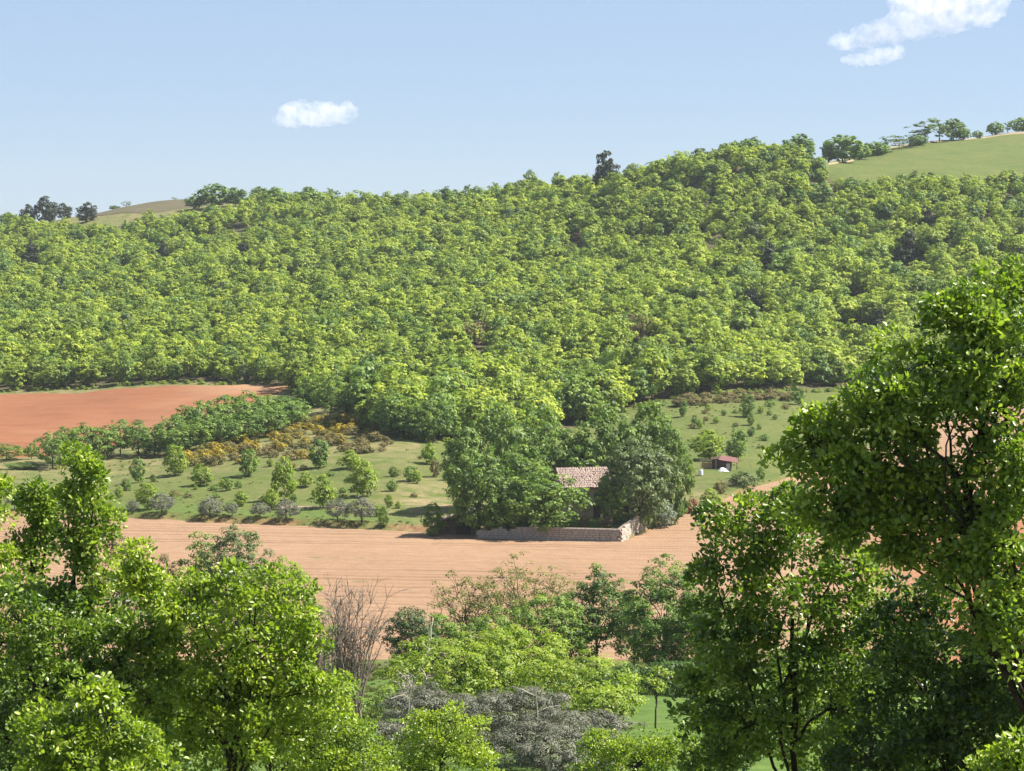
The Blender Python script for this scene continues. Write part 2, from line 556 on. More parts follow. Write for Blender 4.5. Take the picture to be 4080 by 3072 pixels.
def crown(lobes, clump_r, clumps, per, size, tmpl, r, flat=.6, shell=.72, low=-.8, tint=(.5, .2), spread=.30, **kw):
    """leaf mesh data of a crown. lobes: (x, y, z, rx, ry, rz). Clumps of leaves sit in each lobe's outer shell."""
    lobes = np.asarray(lobes, float)
    C, O = [], []
    for lb in lobes:
        rr = (lb[3] * lb[4] * lb[5]) ** (1 / 3)
        k = max(3, int(clumps * (rr / clump_r) ** 2))
        d = nrm(r.normal(0, 1, (k * 2, 3)))
        d = d[d[:, 2] > low - .35 * r.uniform(0, 1, len(d))][:k]
        rad = shell + (1.04 - shell) * r.uniform(0, 1, len(d)) ** .7
        rad *= 1 + .16 * np.sin(d[:, 0] * 5 + lb[0]) * np.sin(d[:, 1] * 4 + lb[1] + 1) + .08 * r.normal(0, 1, len(d))
        C.append(lb[:3] + d * rad[:, None] * lb[3:6]); O.append(d)
    C = np.concatenate(C); O = np.concatenate(O)
    keep = np.ones(len(C), bool)
    for lb in lobes:
        q = (C - lb[:3]) / lb[3:6]
        keep &= (q ** 2).sum(1) > .36
    C, O = C[keep], O[keep]
    nC = len(C)
    ct = np.clip(tint[0] + r.normal(0, tint[1], nC), 0, 1)
    cr = clump_r * r.uniform(.65, 1.25, nC)
    cnt = np.maximum(2, (per * r.uniform(.6, 1.4, nC)).astype(int))
    idx = np.repeat(np.arange(nC), cnt)
    b = nrm(r.normal(0, 1, (len(idx), 3)) + O[idx] * .35 + np.array((0, 0, .35))) * (r.uniform(.55, 1.0, len(idx)))[:, None]
    P = C[idx] + b * cr[idx][:, None] * np.array((1.15, 1.15, flat))
    out = nrm(b + O[idx] * .25)
    tt = np.clip(ct[idx] + r.normal(0, tint[1] * .6, len(idx)), 0, 1)
    V, F, t = leaf_batch(P, out, size, tmpl, r, tt, **kw)
    return V, F, t, C


def auto_lobes(w, h, trunk, n, r, lr=.30, top=.9):
    """lobes of a free-standing broadleaf crown of width w, height h, first leaves at height trunk"""
    zc, hc = (trunk + h) / 2, (h - trunk) / 2
    s0 = w * lr; v0 = min(s0 * .85, hc * .62)
    L_ = []
    off = r.uniform(0, 6.28)
    for i in range(n):
        zt = -.9 + 1.75 * (i + .5) / n + r.uniform(-.12, .12)
        a = off + i * 2.4 + r.uniform(-.5, .5)
        rad = max(0, w * .5 * math.sqrt(max(.05, 1 - zt * zt)) - s0 * .8) * r.uniform(.75, 1.15)
        s = s0 * r.uniform(.75, 1.2) * (1 - .2 * max(0, zt))
        L_.append((math.cos(a) * rad, math.sin(a) * rad, zc + zt * max(.05, hc - v0 * .9), s, s, v0 * r.uniform(.8, 1.15)))
    L_.append((r.uniform(-.08, .08) * w, r.uniform(-.08, .08) * w, h - v0, s0 * .85, s0 * .85, v0))
    L_.append((0, 0, zc, s0 * 1.15, s0 * 1.15, v0 * 1.2))
    A = np.array(L_)
    A[:, 2] += (h * .98 - (A[:, 2] + A[:, 5]).max()) * np.clip((A[:, 2] - trunk) / (h - trunk), 0, 1)
    return A


def skeleton(lobes, r, base_r, twig_to=None, sides=6, lean=(0, 0), base=(0, 0, 0), twig_r=.012, twig_n=0, fork=None):
    """trunk with limbs to each lobe (and twigs to clump centres)"""
    W = Wood()
    A = np.asarray(lobes, float)
    c = A[:, :3].mean(0)
    zmin = (A[:, 2] - A[:, 5]).min()
    zf = fork if fork is not None else max(base[2] + .35 * (c[2] - base[2]), zmin * .6 + base[2] * .4)
    ftop = np.array((base[0] + (c[0] - base[0]) * .25, base[1] + (c[1] - base[1]) * .25, zf))
    W.limb((base[0], base[1], base[2] - .3), ftop, base_r, base_r * .72, sides + 2, 6, .03, r)
    mid = np.array((c[0], c[1], c[2]))
    W.limb(ftop, mid, base_r * .72, base_r * .35, sides, 5, .06, r)
    ends = []
    for lb in A:
        s = ftop + (mid - ftop) * r.uniform(0, .8)
        lp = W.limb(s, lb[:3], base_r * .36, base_r * .12, max(4, sides - 1), 7, .12, r)
        ends.append(lp[2:])
    ends = np.concatenate(ends)
    if twig_to is not None and twig_n:
        sel = r.choice(len(twig_to), min(twig_n, len(twig_to)), replace=False)
        for q in twig_to[sel]:
            k = np.argmin(((ends - q) ** 2).sum(1) * r.uniform(.3, 1.7, len(ends)))
            W.limb(ends[k], q, twig_r, twig_r * .35, 3, 3, .12, r)
    return W


# ------------------------------------------------------------------ setting: the ground
WOOD_U = [-500, 0, 120, 215, 285, 310, 340, 376, 440, 500, 560, 640, 700, 780, 850, 925, 1000, 1500]
WOOD_Y = [647, 639, 626, 608, 588, 545, 517, 478, 474, 480, 505, 548, 560, 574, 585, 580, 566, 560]


def build_ground():
    s = np.concatenate([np.linspace(-.62, -.27, 24, endpoint=False), np.linspace(-.27, .27, 270, endpoint=False), np.linspace(.27, .62, 25)])
    Y = np.concatenate([np.arange(-30, 60, 3.), np.arange(60, 240, 2.5), np.arange(240, 400, 1.25), np.arange(400, 660, 2.), np.arange(660, 1320, 5.), np.arange(1320, 2301, 35.)])
    S, YY = np.meshgrid(s, Y, indexing='ij')
    X = S * (YY + 40)
    Z = ground(X, YY)
    u = uof(X, YY)
    ff = field_far(u)
    # zone: r woodland floor, g lush valley grass, b dry grass
    wood = np.clip((YY - np.interp(u, WOOD_U, WOOD_Y)) / 6, 0, 1) * np.clip(1 - (YY - np.interp(u, [700, 800, 828, 850, 925, 1500], [1100, 960, 880, 862, 866, 862])) / 8, 0, 1)
    top_l = (u < 262) & (u > 60) & (YY > 1095)
    wood = np.where(top_l, 0, wood)
    lush = np.clip((225 - YY) / 25, 0, 1) * np.clip((YY - 55) / 30, 0, 1) * .9
    lush = np.maximum(lush, np.clip(1 - np.abs(YY - ff - 8) / 10, 0, 1) * .55 * (u < 640))
    lush = np.maximum(lush, .10 * ((YY > 862) & (u > 800)))
    dry = np.exp(-((u - 425) / 50) ** 2 - ((YY - 385) / 30) ** 2) * 1.0 + np.clip((YY - 425) / 60, 0, .55) * (u < 420) + .15
    dry = dry + np.exp(-((u - 690) / 30) ** 2 - ((YY - 400) / 18) ** 2) * .5
    earth = np.clip(1 - np.abs(YY - ff - .9) / 1.5, 0, 1) * (.5 + .5 * fbm(X, YY, 5)) * 1.3
    zone = np.stack([wood, lush, np.clip(dry, 0, 1)], -1).reshape(-1, 3)
    me = mesh_from('hillside', np.stack([X, YY, Z], -1).reshape(-1, 3), grid_faces(len(s), len(Y)), M_GROUND,
                   {'zone': np.clip(zone, 0, 1), 'earth': np.clip(earth, 0, 1).ravel()}, smooth_=True)
    tag(link('hillside', me), kind='structure')






def drape(name, u0, u1, nu, near, far, ny, m, lift=.14, rough=0, red=None, relief=None, edge_noise=.6):
    """a sheet of soil lying on the ground between two edges given over picture column u"""
    u = np.linspace(u0, u1, nu)
    a = (u - 512) / (FPX * CP)
    yn = near(u) + fbm(a * 400, a * 0, 6) * edge_noise
    yf = far(u) + fbm(a * 400, a * 0 + 50, 5) * edge_noise
    t = np.linspace(0, 1, ny)
    Y = yn[:, None] + (yf - yn)[:, None] * t[None]
    X = a[:, None] * Y
    Z = ground(X, Y) + lift
    if relief:
        Z = Z + relief(X, Y)
    Z[:, 0] -= lift + .1; Z[:, -1] -= lift + .05; Z[0] -= lift + .1; Z[-1] -= lift + .1
    rd = np.clip(red(X, Y, u[:, None] + 0 * Y), 0, 1).ravel() if red else np.zeros(X.size)
    me = mesh_from(name, np.stack([X, Y, Z], -1).reshape(-1, 3), grid_faces(nu, ny), m, {'red': rd}, smooth_=True)
    return tag(link(name, me), kind='structure')


build_ground()
row = np.array((.13, .99))


def furrows(X, Y):
    w = X * row[0] + Y * row[1]
    return .05 * np.sin(w * 2.1) + .05 * np.sin(w * .77 + 1) + fbm(X, Y, 3.5) * .06


drape('ploughed_field', -420, 1420, 460, lambda u: np.interp(u, [-420, 200, 400, 700, 1420], [232, 236, 240, 238, 226]), lambda u: field_far(u) - .2, 420, M_FIELD,
      relief=furrows, red=lambda X, Y, u: np.clip((u - 830) / 140, 0, 1) * np.clip((430 - Y) / 90 + fbm(X, Y, 30) * .3, 0, .95))
drape('red_field', -420, 291, 240, lambda u: np.interp(u, [-420, 0, 50, 150, 220, 291], [488, 486, 489, 503, 528, 586]),
      lambda u: np.interp(u, [-420, 0, 120, 215, 291], [641, 633, 619, 602, 592]), 110, M_REDF, lift=.2,
      relief=lambda X, Y: fbm(X, Y, 12) * .12,
      red=lambda X, Y, u: np.clip((u - 165) / 100, 0, .8) * np.clip((Y - 570) / 20, 0, 1) + .3 * np.clip(fbm(X + 60, Y, 40), 0, 1) * (Y > 520))
drape('hilltop_field', 92, 246, 60, lambda u: np.interp(u, [92, 150, 246], [1172, 1135, 1140]), lambda u: np.interp(u, [92, 246], [1186, 1189]), 24, M_BARE, lift=.35,
      red=None)
drape('hilltop_path', 815, 1400, 120, lambda u: np.interp(u, [815, 850, 925, 1000, 1400], [955, 979, 1014, 1047, 1070]),
      lambda u: np.interp(u, [815, 850, 925, 1000, 1400], [960, 984, 1020, 1056, 1081]), 6, M_PATH, lift=.4, edge_noise=2.0)
drape('earth_path', 270, 345, 40, lambda u: np.interp(u, [270, 345], [384, 380]), lambda u: np.interp(u, [270, 345], [387.5, 384]), 5, M_PATH, lift=.16)
drape('field_track', 826, 856, 24, lambda u: 905 + (u - 826) * 1.5, lambda u: 912 + (u - 826) * 1.6, 5, M_PATH, lift=.4, edge_noise=1.5)
drape('earth_scar', 828, 866, 40, lambda u: np.interp(u, [828, 846, 866], [707, 703, 707]), lambda u: np.interp(u, [828, 846, 866], [713, 726, 716]), 26, M_SCAR, lift=.5,
      relief=lambda X, Y: fbm(X, Y, 3) * .5)
# ------------------------------------------------------------------ large structures: farmhouse, barn, stone wall, shed
M_STONE = plain_mat('wall_stone', (.25, .215, .18), (.40, .35, .30), 1.6, .95, .5)
M_STONE_LIT = plain_mat('wall_stone_lit', (.30, .26, .21), (.40, .355, .30), 1.6, .95, .5)  # paler copy of the wall stone: sunshine on the end put into colour
M_MORTAR = plain_mat('wall_mortar', (.15, .115, .09), (.23, .18, .14), 3, .95, .4)
M_BARNW = plain_mat('barn_stone_shaded', (.075, .055, .045), (.14, .105, .085), 2, .95, .5)  # darkened stone: the shadow on the barn front is put into the colour
M_HOUSE = plain_mat('house_stone', (.30, .205, .15), (.50, .37, .29), .9, .95, .6)
M_TILE = plain_mat('old_roof_tile', (.265, .195, .16), (.37, .285, .24), .8, .9, .4)
M_DARKWOOD = plain_mat('dark_boards', (.045, .026, .020), (.085, .05, .040), 3, .9, .3)
M_OCHRE = plain_mat('ochre_boards', (.26, .15, .075), (.40, .25, .13), 3, .9, .3)
M_REDROOF = plain_mat('red_sheet', (.125, .052, .044), (.185, .080, .068), 2, .55, .1, .4)
M_WHITE = plain_mat('white_plastic', (.62, .62, .60), (.74, .74, .72), 2, .5, .05, .5)
M_GREYP = plain_mat('grey_board', (.25, .24, .22), (.38, .36, .33), 2, .8, .1)
M_BEAM = plain_mat('pale_beam', (.45, .37, .24), (.6, .5, .34), 3, .9)
M_PAINTDARK = plain_mat('painted_dark_interior', (.02, .015, .012), (.035, .028, .024), 3, 1)  # near-black colour stands in for the unlit inside of openings


def box_mesh(name, size, m, jitter=0, r=None, bevel=0):
    """a block centred in x and y and standing on z = 0"""
    bm = bmesh.new()
    bmesh.ops.create_cube(bm, size=1)
    for v in bm.verts:
        v.co = Vector((v.co.x * size[0], v.co.y * size[1], (v.co.z + .5) * size[2]))
        if jitter:
            v.co += Vector(r.normal(0, jitter, 3))
    if bevel:
        bmesh.ops.bevel(bm, geom=bm.edges[:], offset=bevel, segments=1, affect='EDGES')
    me = bpy.data.meshes.new(name)
    bm.to_mesh(me); bm.free()
    me.materials.append(m)
    return me


def poly_mesh(name, V, F, m):
    me = bpy.data.meshes.new(name)
    me.from_pydata([tuple(map(float, v)) for v in V], [], F)
    me.materials.append(m)
    me.update()
    return me


def stone_wall():
    A = at(476, 541.0, 352.0); B = at(620.5, 543, 347.5)
    C = np.array((B[0] + 5.4, 364.0, 0))
    A[2] = B[2] = 0
    w = thing('stone_wall', 'long low dry stone retaining wall with a sunlit end, between the farm terrace and the ploughed field', 'wall', (B[0], B[1], 0))
    Hh = 1.95
    r = np.random.default_rng(5)
    stones = {}
    for key, m in (('front', M_STONE), ('end', M_STONE_LIT)):
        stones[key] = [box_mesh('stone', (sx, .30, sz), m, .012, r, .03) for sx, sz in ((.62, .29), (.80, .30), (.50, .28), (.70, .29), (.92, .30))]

    def run(P, Q, key, m_core, broken):
        d = (Q - P)[:2]; ln = np.linalg.norm(d); d = d / ln
        ang = math.atan2(d[1], d[0]); nx, ny = d[1], -d[0]
        core_pts, F = [], []
        n = int(ln / .9) + 1
        tops = []
        for i in range(n):
            t = ln * i / (n - 1)
            g = min(0, float(ground(P[0] + d[0] * t + nx * .2, P[1] + d[1] * t + ny * .2)))
            h = Hh if not broken else Hh * (1 if t > 5.5 else max(.5, .6 + .07 * t + .12 * math.sin(t * 2.3)))
            if broken and 4.6 < t < 6.0: h *= .78
            if key == 'end': h = Hh + .10 * t
            tops.append((t, h))
            q = np.array((P[0] + d[0] * t, P[1] + d[1] * t, 0)) - (B[0], B[1], 0)
            for off in (.0, .5):
                for z in (g - .6, h - .06):
                    core_pts.append((q[0] - nx * off, q[1] - ny * off, z))
        for i in range(n - 1):
            a = i * 4; b = a + 4
            F += [(a, b, b + 1, a + 1), (a + 2, a + 3, b + 3, b + 2), (a + 1, b + 1, b + 3, a + 3)]
        F += [(0, 1, 3, 2), (n * 4 - 4, n * 4 - 2, n * 4 - 1, n * 4 - 3)]
        link('wall_core', poly_mesh('wall_core', core_pts, F, m_core), w)
        zc = -.05
        course = 0
        T = np.array(tops)
        while zc < Hh + 1.2:
            t = (course % 2) * .33 * r.uniform(.7, 1.2)
            while t < ln - .25:
                me = stones[key][int(r.integers(0, 5))]
                wdt = me.vertices and max(v.co.x for v in me.vertices) * 2
                h = np.interp(t + wdt / 2, T[:, 0], T[:, 1])
                zg = 0.0 if key == 'front' else max(0, float(ground(P[0] + d[0] * t + nx * .4, P[1] + d[1] * t + ny * .4)) - .15)
                if zg - .2 <= zc <= h - .22 and t + wdt < ln + .2:
                    q = (P[0] - B[0] + d[0] * (t + wdt / 2) + nx * .03, P[1] - B[1] + d[1] * (t + wdt / 2) + ny * .03)
                    link('stone', me, w, (q[0] + nx * r.uniform(-.03, .04), q[1] + ny * r.uniform(-.03, .04), zc), ang + r.normal(0, .015))
                t += wdt + .035
            zc += .325; course += 1
    run(A, B, 'front', M_MORTAR, True)
    run(B, C, 'end', M_MORTAR, False)


stone_wall()


def house():
    x, Y = at(582, 480, 362.0)[0], 362.0
    gz = float(ground(x, Y + 2)) - .2
    h = thing('stone_farmhouse', 'stone farmhouse with a worn pale tile roof, half hidden by big trees', 'house', (x, Y + 3.2, gz), R(14))
    W_, D_ = 7.2, 6.0
    eave = 6.75 - gz; ridge = eave + 2.5
    V, F = [], []
    x0, x1, y0, y1 = -W_ / 2, W_ / 2, -D_ / 2, D_ / 2
    V = [(x0, y0, 0), (x1, y0, 0), (x1, y1, 0), (x0, y1, 0), (x0, y0, eave), (x1, y0, eave), (x1, y1, eave), (x0, y1, eave), (x0, 0, ridge), (x1, 0, ridge)]
    F = [(0, 1, 5, 4), (1, 2, 6, 9, 5), (2, 3, 7, 6), (3, 0, 4, 8, 7)]
    wl = link('wall', poly_mesh('wall', V, F, M_HOUSE), h)
    r = np.random.default_rng(3)
    # roof: two slopes with courses of bent cover tiles (about five pixels wide in the photograph), joined
    for s in (-1, 1):
        W = Wood()
        for i in range(37):
            xx = x0 - .35 + i * (W_ + .7) / 36
            for k in range(9):
                t0, t1 = k / 9, (k + 1.15) / 9
                p0 = np.array((xx + r.normal(0, .035), s * (D_ / 2 + .45) * (1 - t0), eave - .25 + (ridge - eave + .25) * t0 + .08 + r.normal(0, .03)))
                p1 = np.array((xx + r.normal(0, .035), s * (D_ / 2 + .45) * (1 - t1), eave - .25 + (ridge - eave + .25) * t1 + .04))
                if r.uniform() < .05: continue
                W.tube([p0, p1], [.125, .105], 5)
        roof = link('roof_tiles', W.mesh('roof_tiles', M_TILE), h)
        roof['kind'] = 'stuff'
        yo = s * (D_ / 2 + .42)
        link('roof', poly_mesh('roof', [(x0 - .4, yo, eave - .24), (x1 + .4, yo, eave - .24), (x1 + .4, 0, ridge + .01), (x0 - .4, 0, ridge + .01)], [(0, 1, 2, 3)], M_TILE), h)
    link('door', box_mesh('door', (1.1, .10, 2.1), M_DARKWOOD), h, (1.6, y0 - .03, 0))
    for xx, zz in ((-2.0, 2.9), (1.5, 3.1)):
        f = link('window', box_mesh('window', (.95, .10, 1.15), M_BEAM), h, (xx, y0 - .02, zz))
        link('pane', box_mesh('pane', (.75, .06, .95), M_PAINTDARK), f, (0, -.03, .1))


house()


def barn():
    x, Y = at(459, 515, 357.0)[0], 357.0
    gz = float(ground(x, Y)) - .15
    b = thing('stone_barn', 'low stone barn with shade-darkened walls and a sloping roof left of the farm trees', 'barn', (x, Y + 2.2, gz), R(-6))
    x0, x1, D_ = -2.9, 3.2, 4.4
    hl, hr = 2.1, 4.0
    V = [(x0, -D_ / 2, 0), (x1, -D_ / 2, 0), (x1, D_ / 2, 0), (x0, D_ / 2, 0), (x0, -D_ / 2, hl), (x1, -D_ / 2, hr), (x1, D_ / 2, hr), (x0, D_ / 2, hl)]
    link('wall', poly_mesh('wall', V, [(0, 1, 5, 4), (1, 2, 6, 5), (2, 3, 7, 6), (3, 0, 4, 7)], M_BARNW), b)
    sl = (hr - hl) / (x1 - x0)
    ex = .35
    R0, R1 = (x0 - ex, hl - ex * sl + .03), (x1 + ex, hr + ex * sl + .03)
    V = []
    for yy in (-D_ / 2 - .4, D_ / 2 + .4):
        for (xx, zz) in (R0, R1):
            V += [(xx, yy, zz), (xx, yy, zz + .16)]
    link('roof', poly_mesh('roof', V, [(0, 2, 3, 1), (4, 5, 7, 6), (1, 3, 7, 5), (0, 4, 6, 2), (0, 1, 5, 4), (2, 6, 7, 3)], M_TILE), b)
    link('door', box_mesh('door', (2.2, .12, 2.0), M_PAINTDARK), b, (.9, -D_ / 2 - .02, 0))  # flat dark slab for the open doorway, its shade painted in


barn()


def shed():
    x, y, z = hit(724, 469)
    s = thing('garden_shed', 'dark wooden shed with a red sheet roof and open pale-beamed lean-to, on the green slope', 'shed', (x, y, z - .05), R(-12), .85)
    r = np.random.default_rng(8)
    # main body: boards, red roof falling to the right; lean-to on the left
    for i in range(9):
        link('plank', box_mesh('plank', (.38, .06, 1.95), M_DARKWOOD, .004, r), s, (-2.2 + i * .41, -1.3, 0))
    link('wall', poly_mesh('wall', [(-2.4, -1.26, 0), (1.5, -1.26, 0), (1.5, 1.3, 0), (-2.4, 1.3, 0), (-2.4, -1.26, 2.0), (1.5, -1.26, 1.6), (1.5, 1.3, 1.9), (-2.4, 1.3, 2.2)],
                           [(0, 1, 5, 4), (1, 2, 6, 5), (2, 3, 7, 6), (3, 0, 4, 7)], M_DARKWOOD), s)
    rf = link('roof', poly_mesh('roof', [(-1.0, -1.7, 2.05), (3.2, -1.7, 1.45), (2.7, 1.6, 2.25), (-.8, 1.6, 2.75), (-1.0, -1.7, 2.12), (3.2, -1.7, 1.52), (2.7, 1.6, 2.32), (-.8, 1.6, 2.82)],
                                [(3, 2, 1, 0), (4, 5, 6, 7), (0, 1, 5, 4), (1, 2, 6, 5), (2, 3, 7, 6), (3, 0, 4, 7)], M_REDROOF), s)
    for k in range(8):
        t = (k + .5) / 8
        a = np.array((-1.0, -1.7, 2.13)) * (1 - t) + np.array((3.2, -1.7, 1.53)) * t
        b = np.array((-.8, 1.6, 2.83)) * (1 - t) + np.array((2.7, 1.6, 2.33)) * t
        W = Wood(); W.tube([a, b], [.05, .05], 4)
        link('rib', W.mesh('rib', M_REDROOF), rf)
    link('dark_roof', poly_mesh('dark_roof', [(-2.6, -1.6, 2.1), (-.95, -1.6, 2.3), (-.75, 1.5, 2.7), (-2.6, 1.5, 2.4)], [(0, 1, 2, 3)], M_DARKWOOD), s)
    for i in range(5):
        link('plank', box_mesh('plank', (.40, .06, 1.3), M_OCHRE, .004, r), s, (-4.6 + i * .43, .1, .05))
    link('beam', box_mesh('beam', (2.6, .14, .14), M_BEAM), s, (-3.6, -1.0, 1.85))
    for xx in (-4.8, -2.5):
        link('post', box_mesh('post', (.13, .13, 1.85), M_BEAM), s, (xx, -1.0, 0))
    link('post', box_mesh('post', (.12, .12, 2.1), M_GREYP), s, (-1.5, -1.75, 0))
    link('post', box_mesh('post', (.12, .12, 1.5), M_DARKWOOD), s, (2.9, -1.5, 0))
    link('door', box_mesh('door', (.75, .08, 1.3), M_GREYP), s, (1.05, -1.36, .0))
    # white things beside it
    c = bmesh.new()
    bmesh.ops.create_cone(c, cap_ends=True, segments=16, radius1=.42, radius2=.40, depth=.95)
    bmesh.ops.bevel(c, geom=[e for e in c.edges if abs(e.verts[0].co.z - e.verts[1].co.z) < .01], offset=.07, segments=2, affect='EDGES')
    me = bpy.data.meshes.new('barrel'); c.to_mesh(me); c.free(); me.materials.append(M_WHITE)
    x, y, z = hit(700.7, 475.5)
    d = thing('plastic_barrel', 'white plastic barrel standing alone on the grass below the shed', 'barrel', (x, y, z))
    link('drum', me, d, (0, 0, .46))
    W = Wood(); W.tube([(0, 0, .93), (0, 0, 1.0)], [.30, .29], 12)
    link('lid', W.mesh('lid', M_WHITE), d)
    x, y, z = hit(723.5, 471.5)
    t = thing('white_tarpaulin', 'crumpled white sheet lying in front of the red roofed shed', 'sheet', (x, y, z))
    n = 14
    g = np.linspace(-1, 1, n)
    X, Yg = np.meshgrid(g, g, indexing='ij')
    Z = .75 * np.exp(-((X + .25) ** 2 + Yg ** 2) * 2.2) + .25 * np.exp(-((X - .5) ** 2 + (Yg + .3) ** 2) * 6) + .06 * np.sin(X * 7 + Yg * 4) - .05
    link('cloth', mesh_from('cloth', np.stack([X * .95, Yg * .7, Z], -1).reshape(-1, 3), grid_faces(n, n), M_WHITE, smooth_=True), t)
    x, y, z = hit(728.6, 468.6)
    t = thing('white_tub', 'small white tub under the right corner of the shed roof', 'tub', (x, y, z))
    W = Wood(); W.tube([(0, 0, 0), (0, 0, .5), (0, 0, .56)], [.42, .52, .56], 14)
    link('tub', W.mesh('tub', M_WHITE), t)
    W = Wood(); W.tube([(0, 0, .44), (0, 0, .52)], [.50, .48], 14)
    link('rim', W.mesh('rim', M_WHITE), t)


shed()


# ------------------------------------------------------------------ tree kinds
def tree_meshes(name, w, h, trunk, lobes_n, clump_r, clumps, per, size, m, seed, tmpl=T_KITE, lr=.3, tr=None, bark=None, tint=(.5, .2), twigs=0, flat=.6, low=-.85, shell=.72, lobes=None, **kw):
    r = np.random.default_rng(seed)
    lb = auto_lobes(w, h, trunk, lobes_n, r, lr) if lobes is None else np.asarray(lobes, float)
    V, F, t, C = crown(lb, clump_r, clumps, per, size, tmpl, r, tint=tint, flat=flat, low=low, shell=shell, **kw)
    W = skeleton(lb, r, tr or h * .022, C, 6, twig_n=twigs, twig_r=.03)
    return mesh_from(name + '_crown', V, F, m, {'tint': t}), W.mesh(name + '_trunk', bark or M_BARK)


def plant(name, meshes, label, cat, loc, rz=0, scale=1, group=None):
    """a tree: an Empty at its foot with its trunk and its crown"""
    o = thing(name, label, cat, loc, rz, scale, group)
    link('crown', meshes[0], o)
    link('trunk', meshes[1], o)
    return o


def joined(name, meshes):
    """crown and trunk as one mesh with two materials: for trees a few pixels across"""
    bm = bmesh.new()
    n0 = len(meshes[0].polygons)
    bm.from_mesh(meshes[0]); bm.from_mesh(meshes[1])
    me = bpy.data.meshes.new(name)
    bm.to_mesh(me); bm.free()
    me.materials.append(meshes[0].materials[0]); me.materials.append(meshes[1].materials[0])
    idx = np.zeros(len(me.polygons), np.int32); idx[n0:] = 1
    me.polygons.foreach_set('material_index', idx)
    me.update()
    return me


def conifer_lobes(w, h, r, ragged=.25):
    L_ = []
    n = 9
    for i in range(n):
        t = i / (n - 1)
        rad = w * .5 * (1 - t) ** .55 * (.8 + ragged * r.uniform(-1, 1)) + .05 * w
        z = h * (.16 + .80 * t)
        for k in range(1 if t > .85 else 3):
            a = r.uniform(0, 6.28)
            s = rad * (.62 if t <= .85 else .9)
            L_.append((math.cos(a) * rad * .45, math.sin(a) * rad * .45, z, s, s, h * .085))
    return L_


# forest oaks, about 6 m across and 7 m high
FOREST = [joined('forest_oak', tree_meshes('forest_oak', w, h, .8, 8 + i % 3, cr, 2.7, 25, .40, mm, 100 + i, T_QUAD, .27, tint=(tt, .17), tr=.13, bark=M_BARKD))
          for i, (w, h, cr, mm, tt) in enumerate([(6.6, 6.8, .8, M_FOREST, .5), (7.6, 7.4, .9, M_FOREST, .58), (5.4, 7.6, .7, M_FOREST, .45), (7.0, 6.2, .8, M_FOREST, .6),
                                                  (6.0, 8.4, .8, M_FOREST, .5), (8.2, 7.6, 1.0, M_FOREST, .42), (5.6, 6.0, .7, M_FOREST, .65),
                                                  (6.8, 7.4, .8, M_FARM, .42), (6.0, 8.0, .8, M_FARM, .5), (5.4, 6.2, .75, M_GREYG, .35)])]
SCRUB = joined('forest_scrub', tree_meshes('forest_scrub', 5.0, 3.6, .2, 7, .7, 2.6, 15, .45, M_FOREST, 140, T_QUAD, .3, tint=(.42, .17), tr=.1))
rc = np.random.default_rng(31)
ROUNDP = joined('dark_pine', tree_meshes('dark_pine', 7.0, 7.6, .4, 13, .75, 2.6, 16, .46, M_PINE, 158, T_QUAD, .25, tint=(.5, .2), tr=.16))
PINES = [joined('dark_pine', tree_meshes('dark_pine', w, h, 1, 0, .6, 3.0, 12, .46, M_PINE, 150 + i, T_QUAD, lobes=conifer_lobes(w, h, rc, .4), tr=.16, tint=(.5, .2)))
         for i, (w, h) in enumerate(((7.5, 10.5), (6.0, 9.5), (9.0, 9.0)))]
BARE = tree_meshes('bare_tree', 5.5, 6.5, 1.2, 7, .7, 1.6, 7, .36, M_BROWN, 160, T_KITE, .3, tr=.12, tint=(.5, .2), twigs=60)

# ------------------------------------------------------------------ the forest on the hillside
fr = np.random.default_rng(11)


def forest_points():
    pts = []
    Y = 476.0
    while Y < 1262:
        sp = 5.1 + (Y - 480) * .0018
        half = .285 * Y
        n = int(2 * half / sp)
        x = np.linspace(-half, half, n) + fr.normal(0, sp * .30, n)
        y = Y + fr.normal(0, sp * .28, n)
        pts.append(np.stack([x, y], 1))
        Y += sp * .86
    p = np.concatenate(pts)
    u = uof(p[:, 0], p[:, 1])
    yb = np.interp(u, WOOD_U, WOOD_Y)
    ytop = np.interp(u, [-500, 0, 100, 170, 250, 262, 400, 550, 700, 780, 828, 850, 925, 1000, 1500],
                     [1262, 1240, 1066, 1064, 1072, 1170, 1068, 1000, 935, 935, 885, 866, 872, 870, 868])
    ok = (p[:, 1] > yb + 2.5) & (p[:, 1] < ytop)
    z = ground(p[:, 0], p[:, 1])
    v = 385.5 - FPX * ((z + 3.5 - ZC) / p[:, 1] * CP + SP) / (CP - (z + 3.5 - ZC) / p[:, 1] * SP)
    # clearings: the red scar, a grassy strip high on the left, a pale gap
    for (cu, cv, ru, rv) in ((846, 328, 17, 13), (243, 226, 26, 5), (278, 219, 20, 5), (155, 264, 5, 4)):
        ok &= ((u - cu) / ru) ** 2 + ((v - cv) / rv) ** 2 > 1
    ok &= fr.uniform(0, 1, len(p)) > .05
    return p[ok], z[ok], u[ok], v[ok]


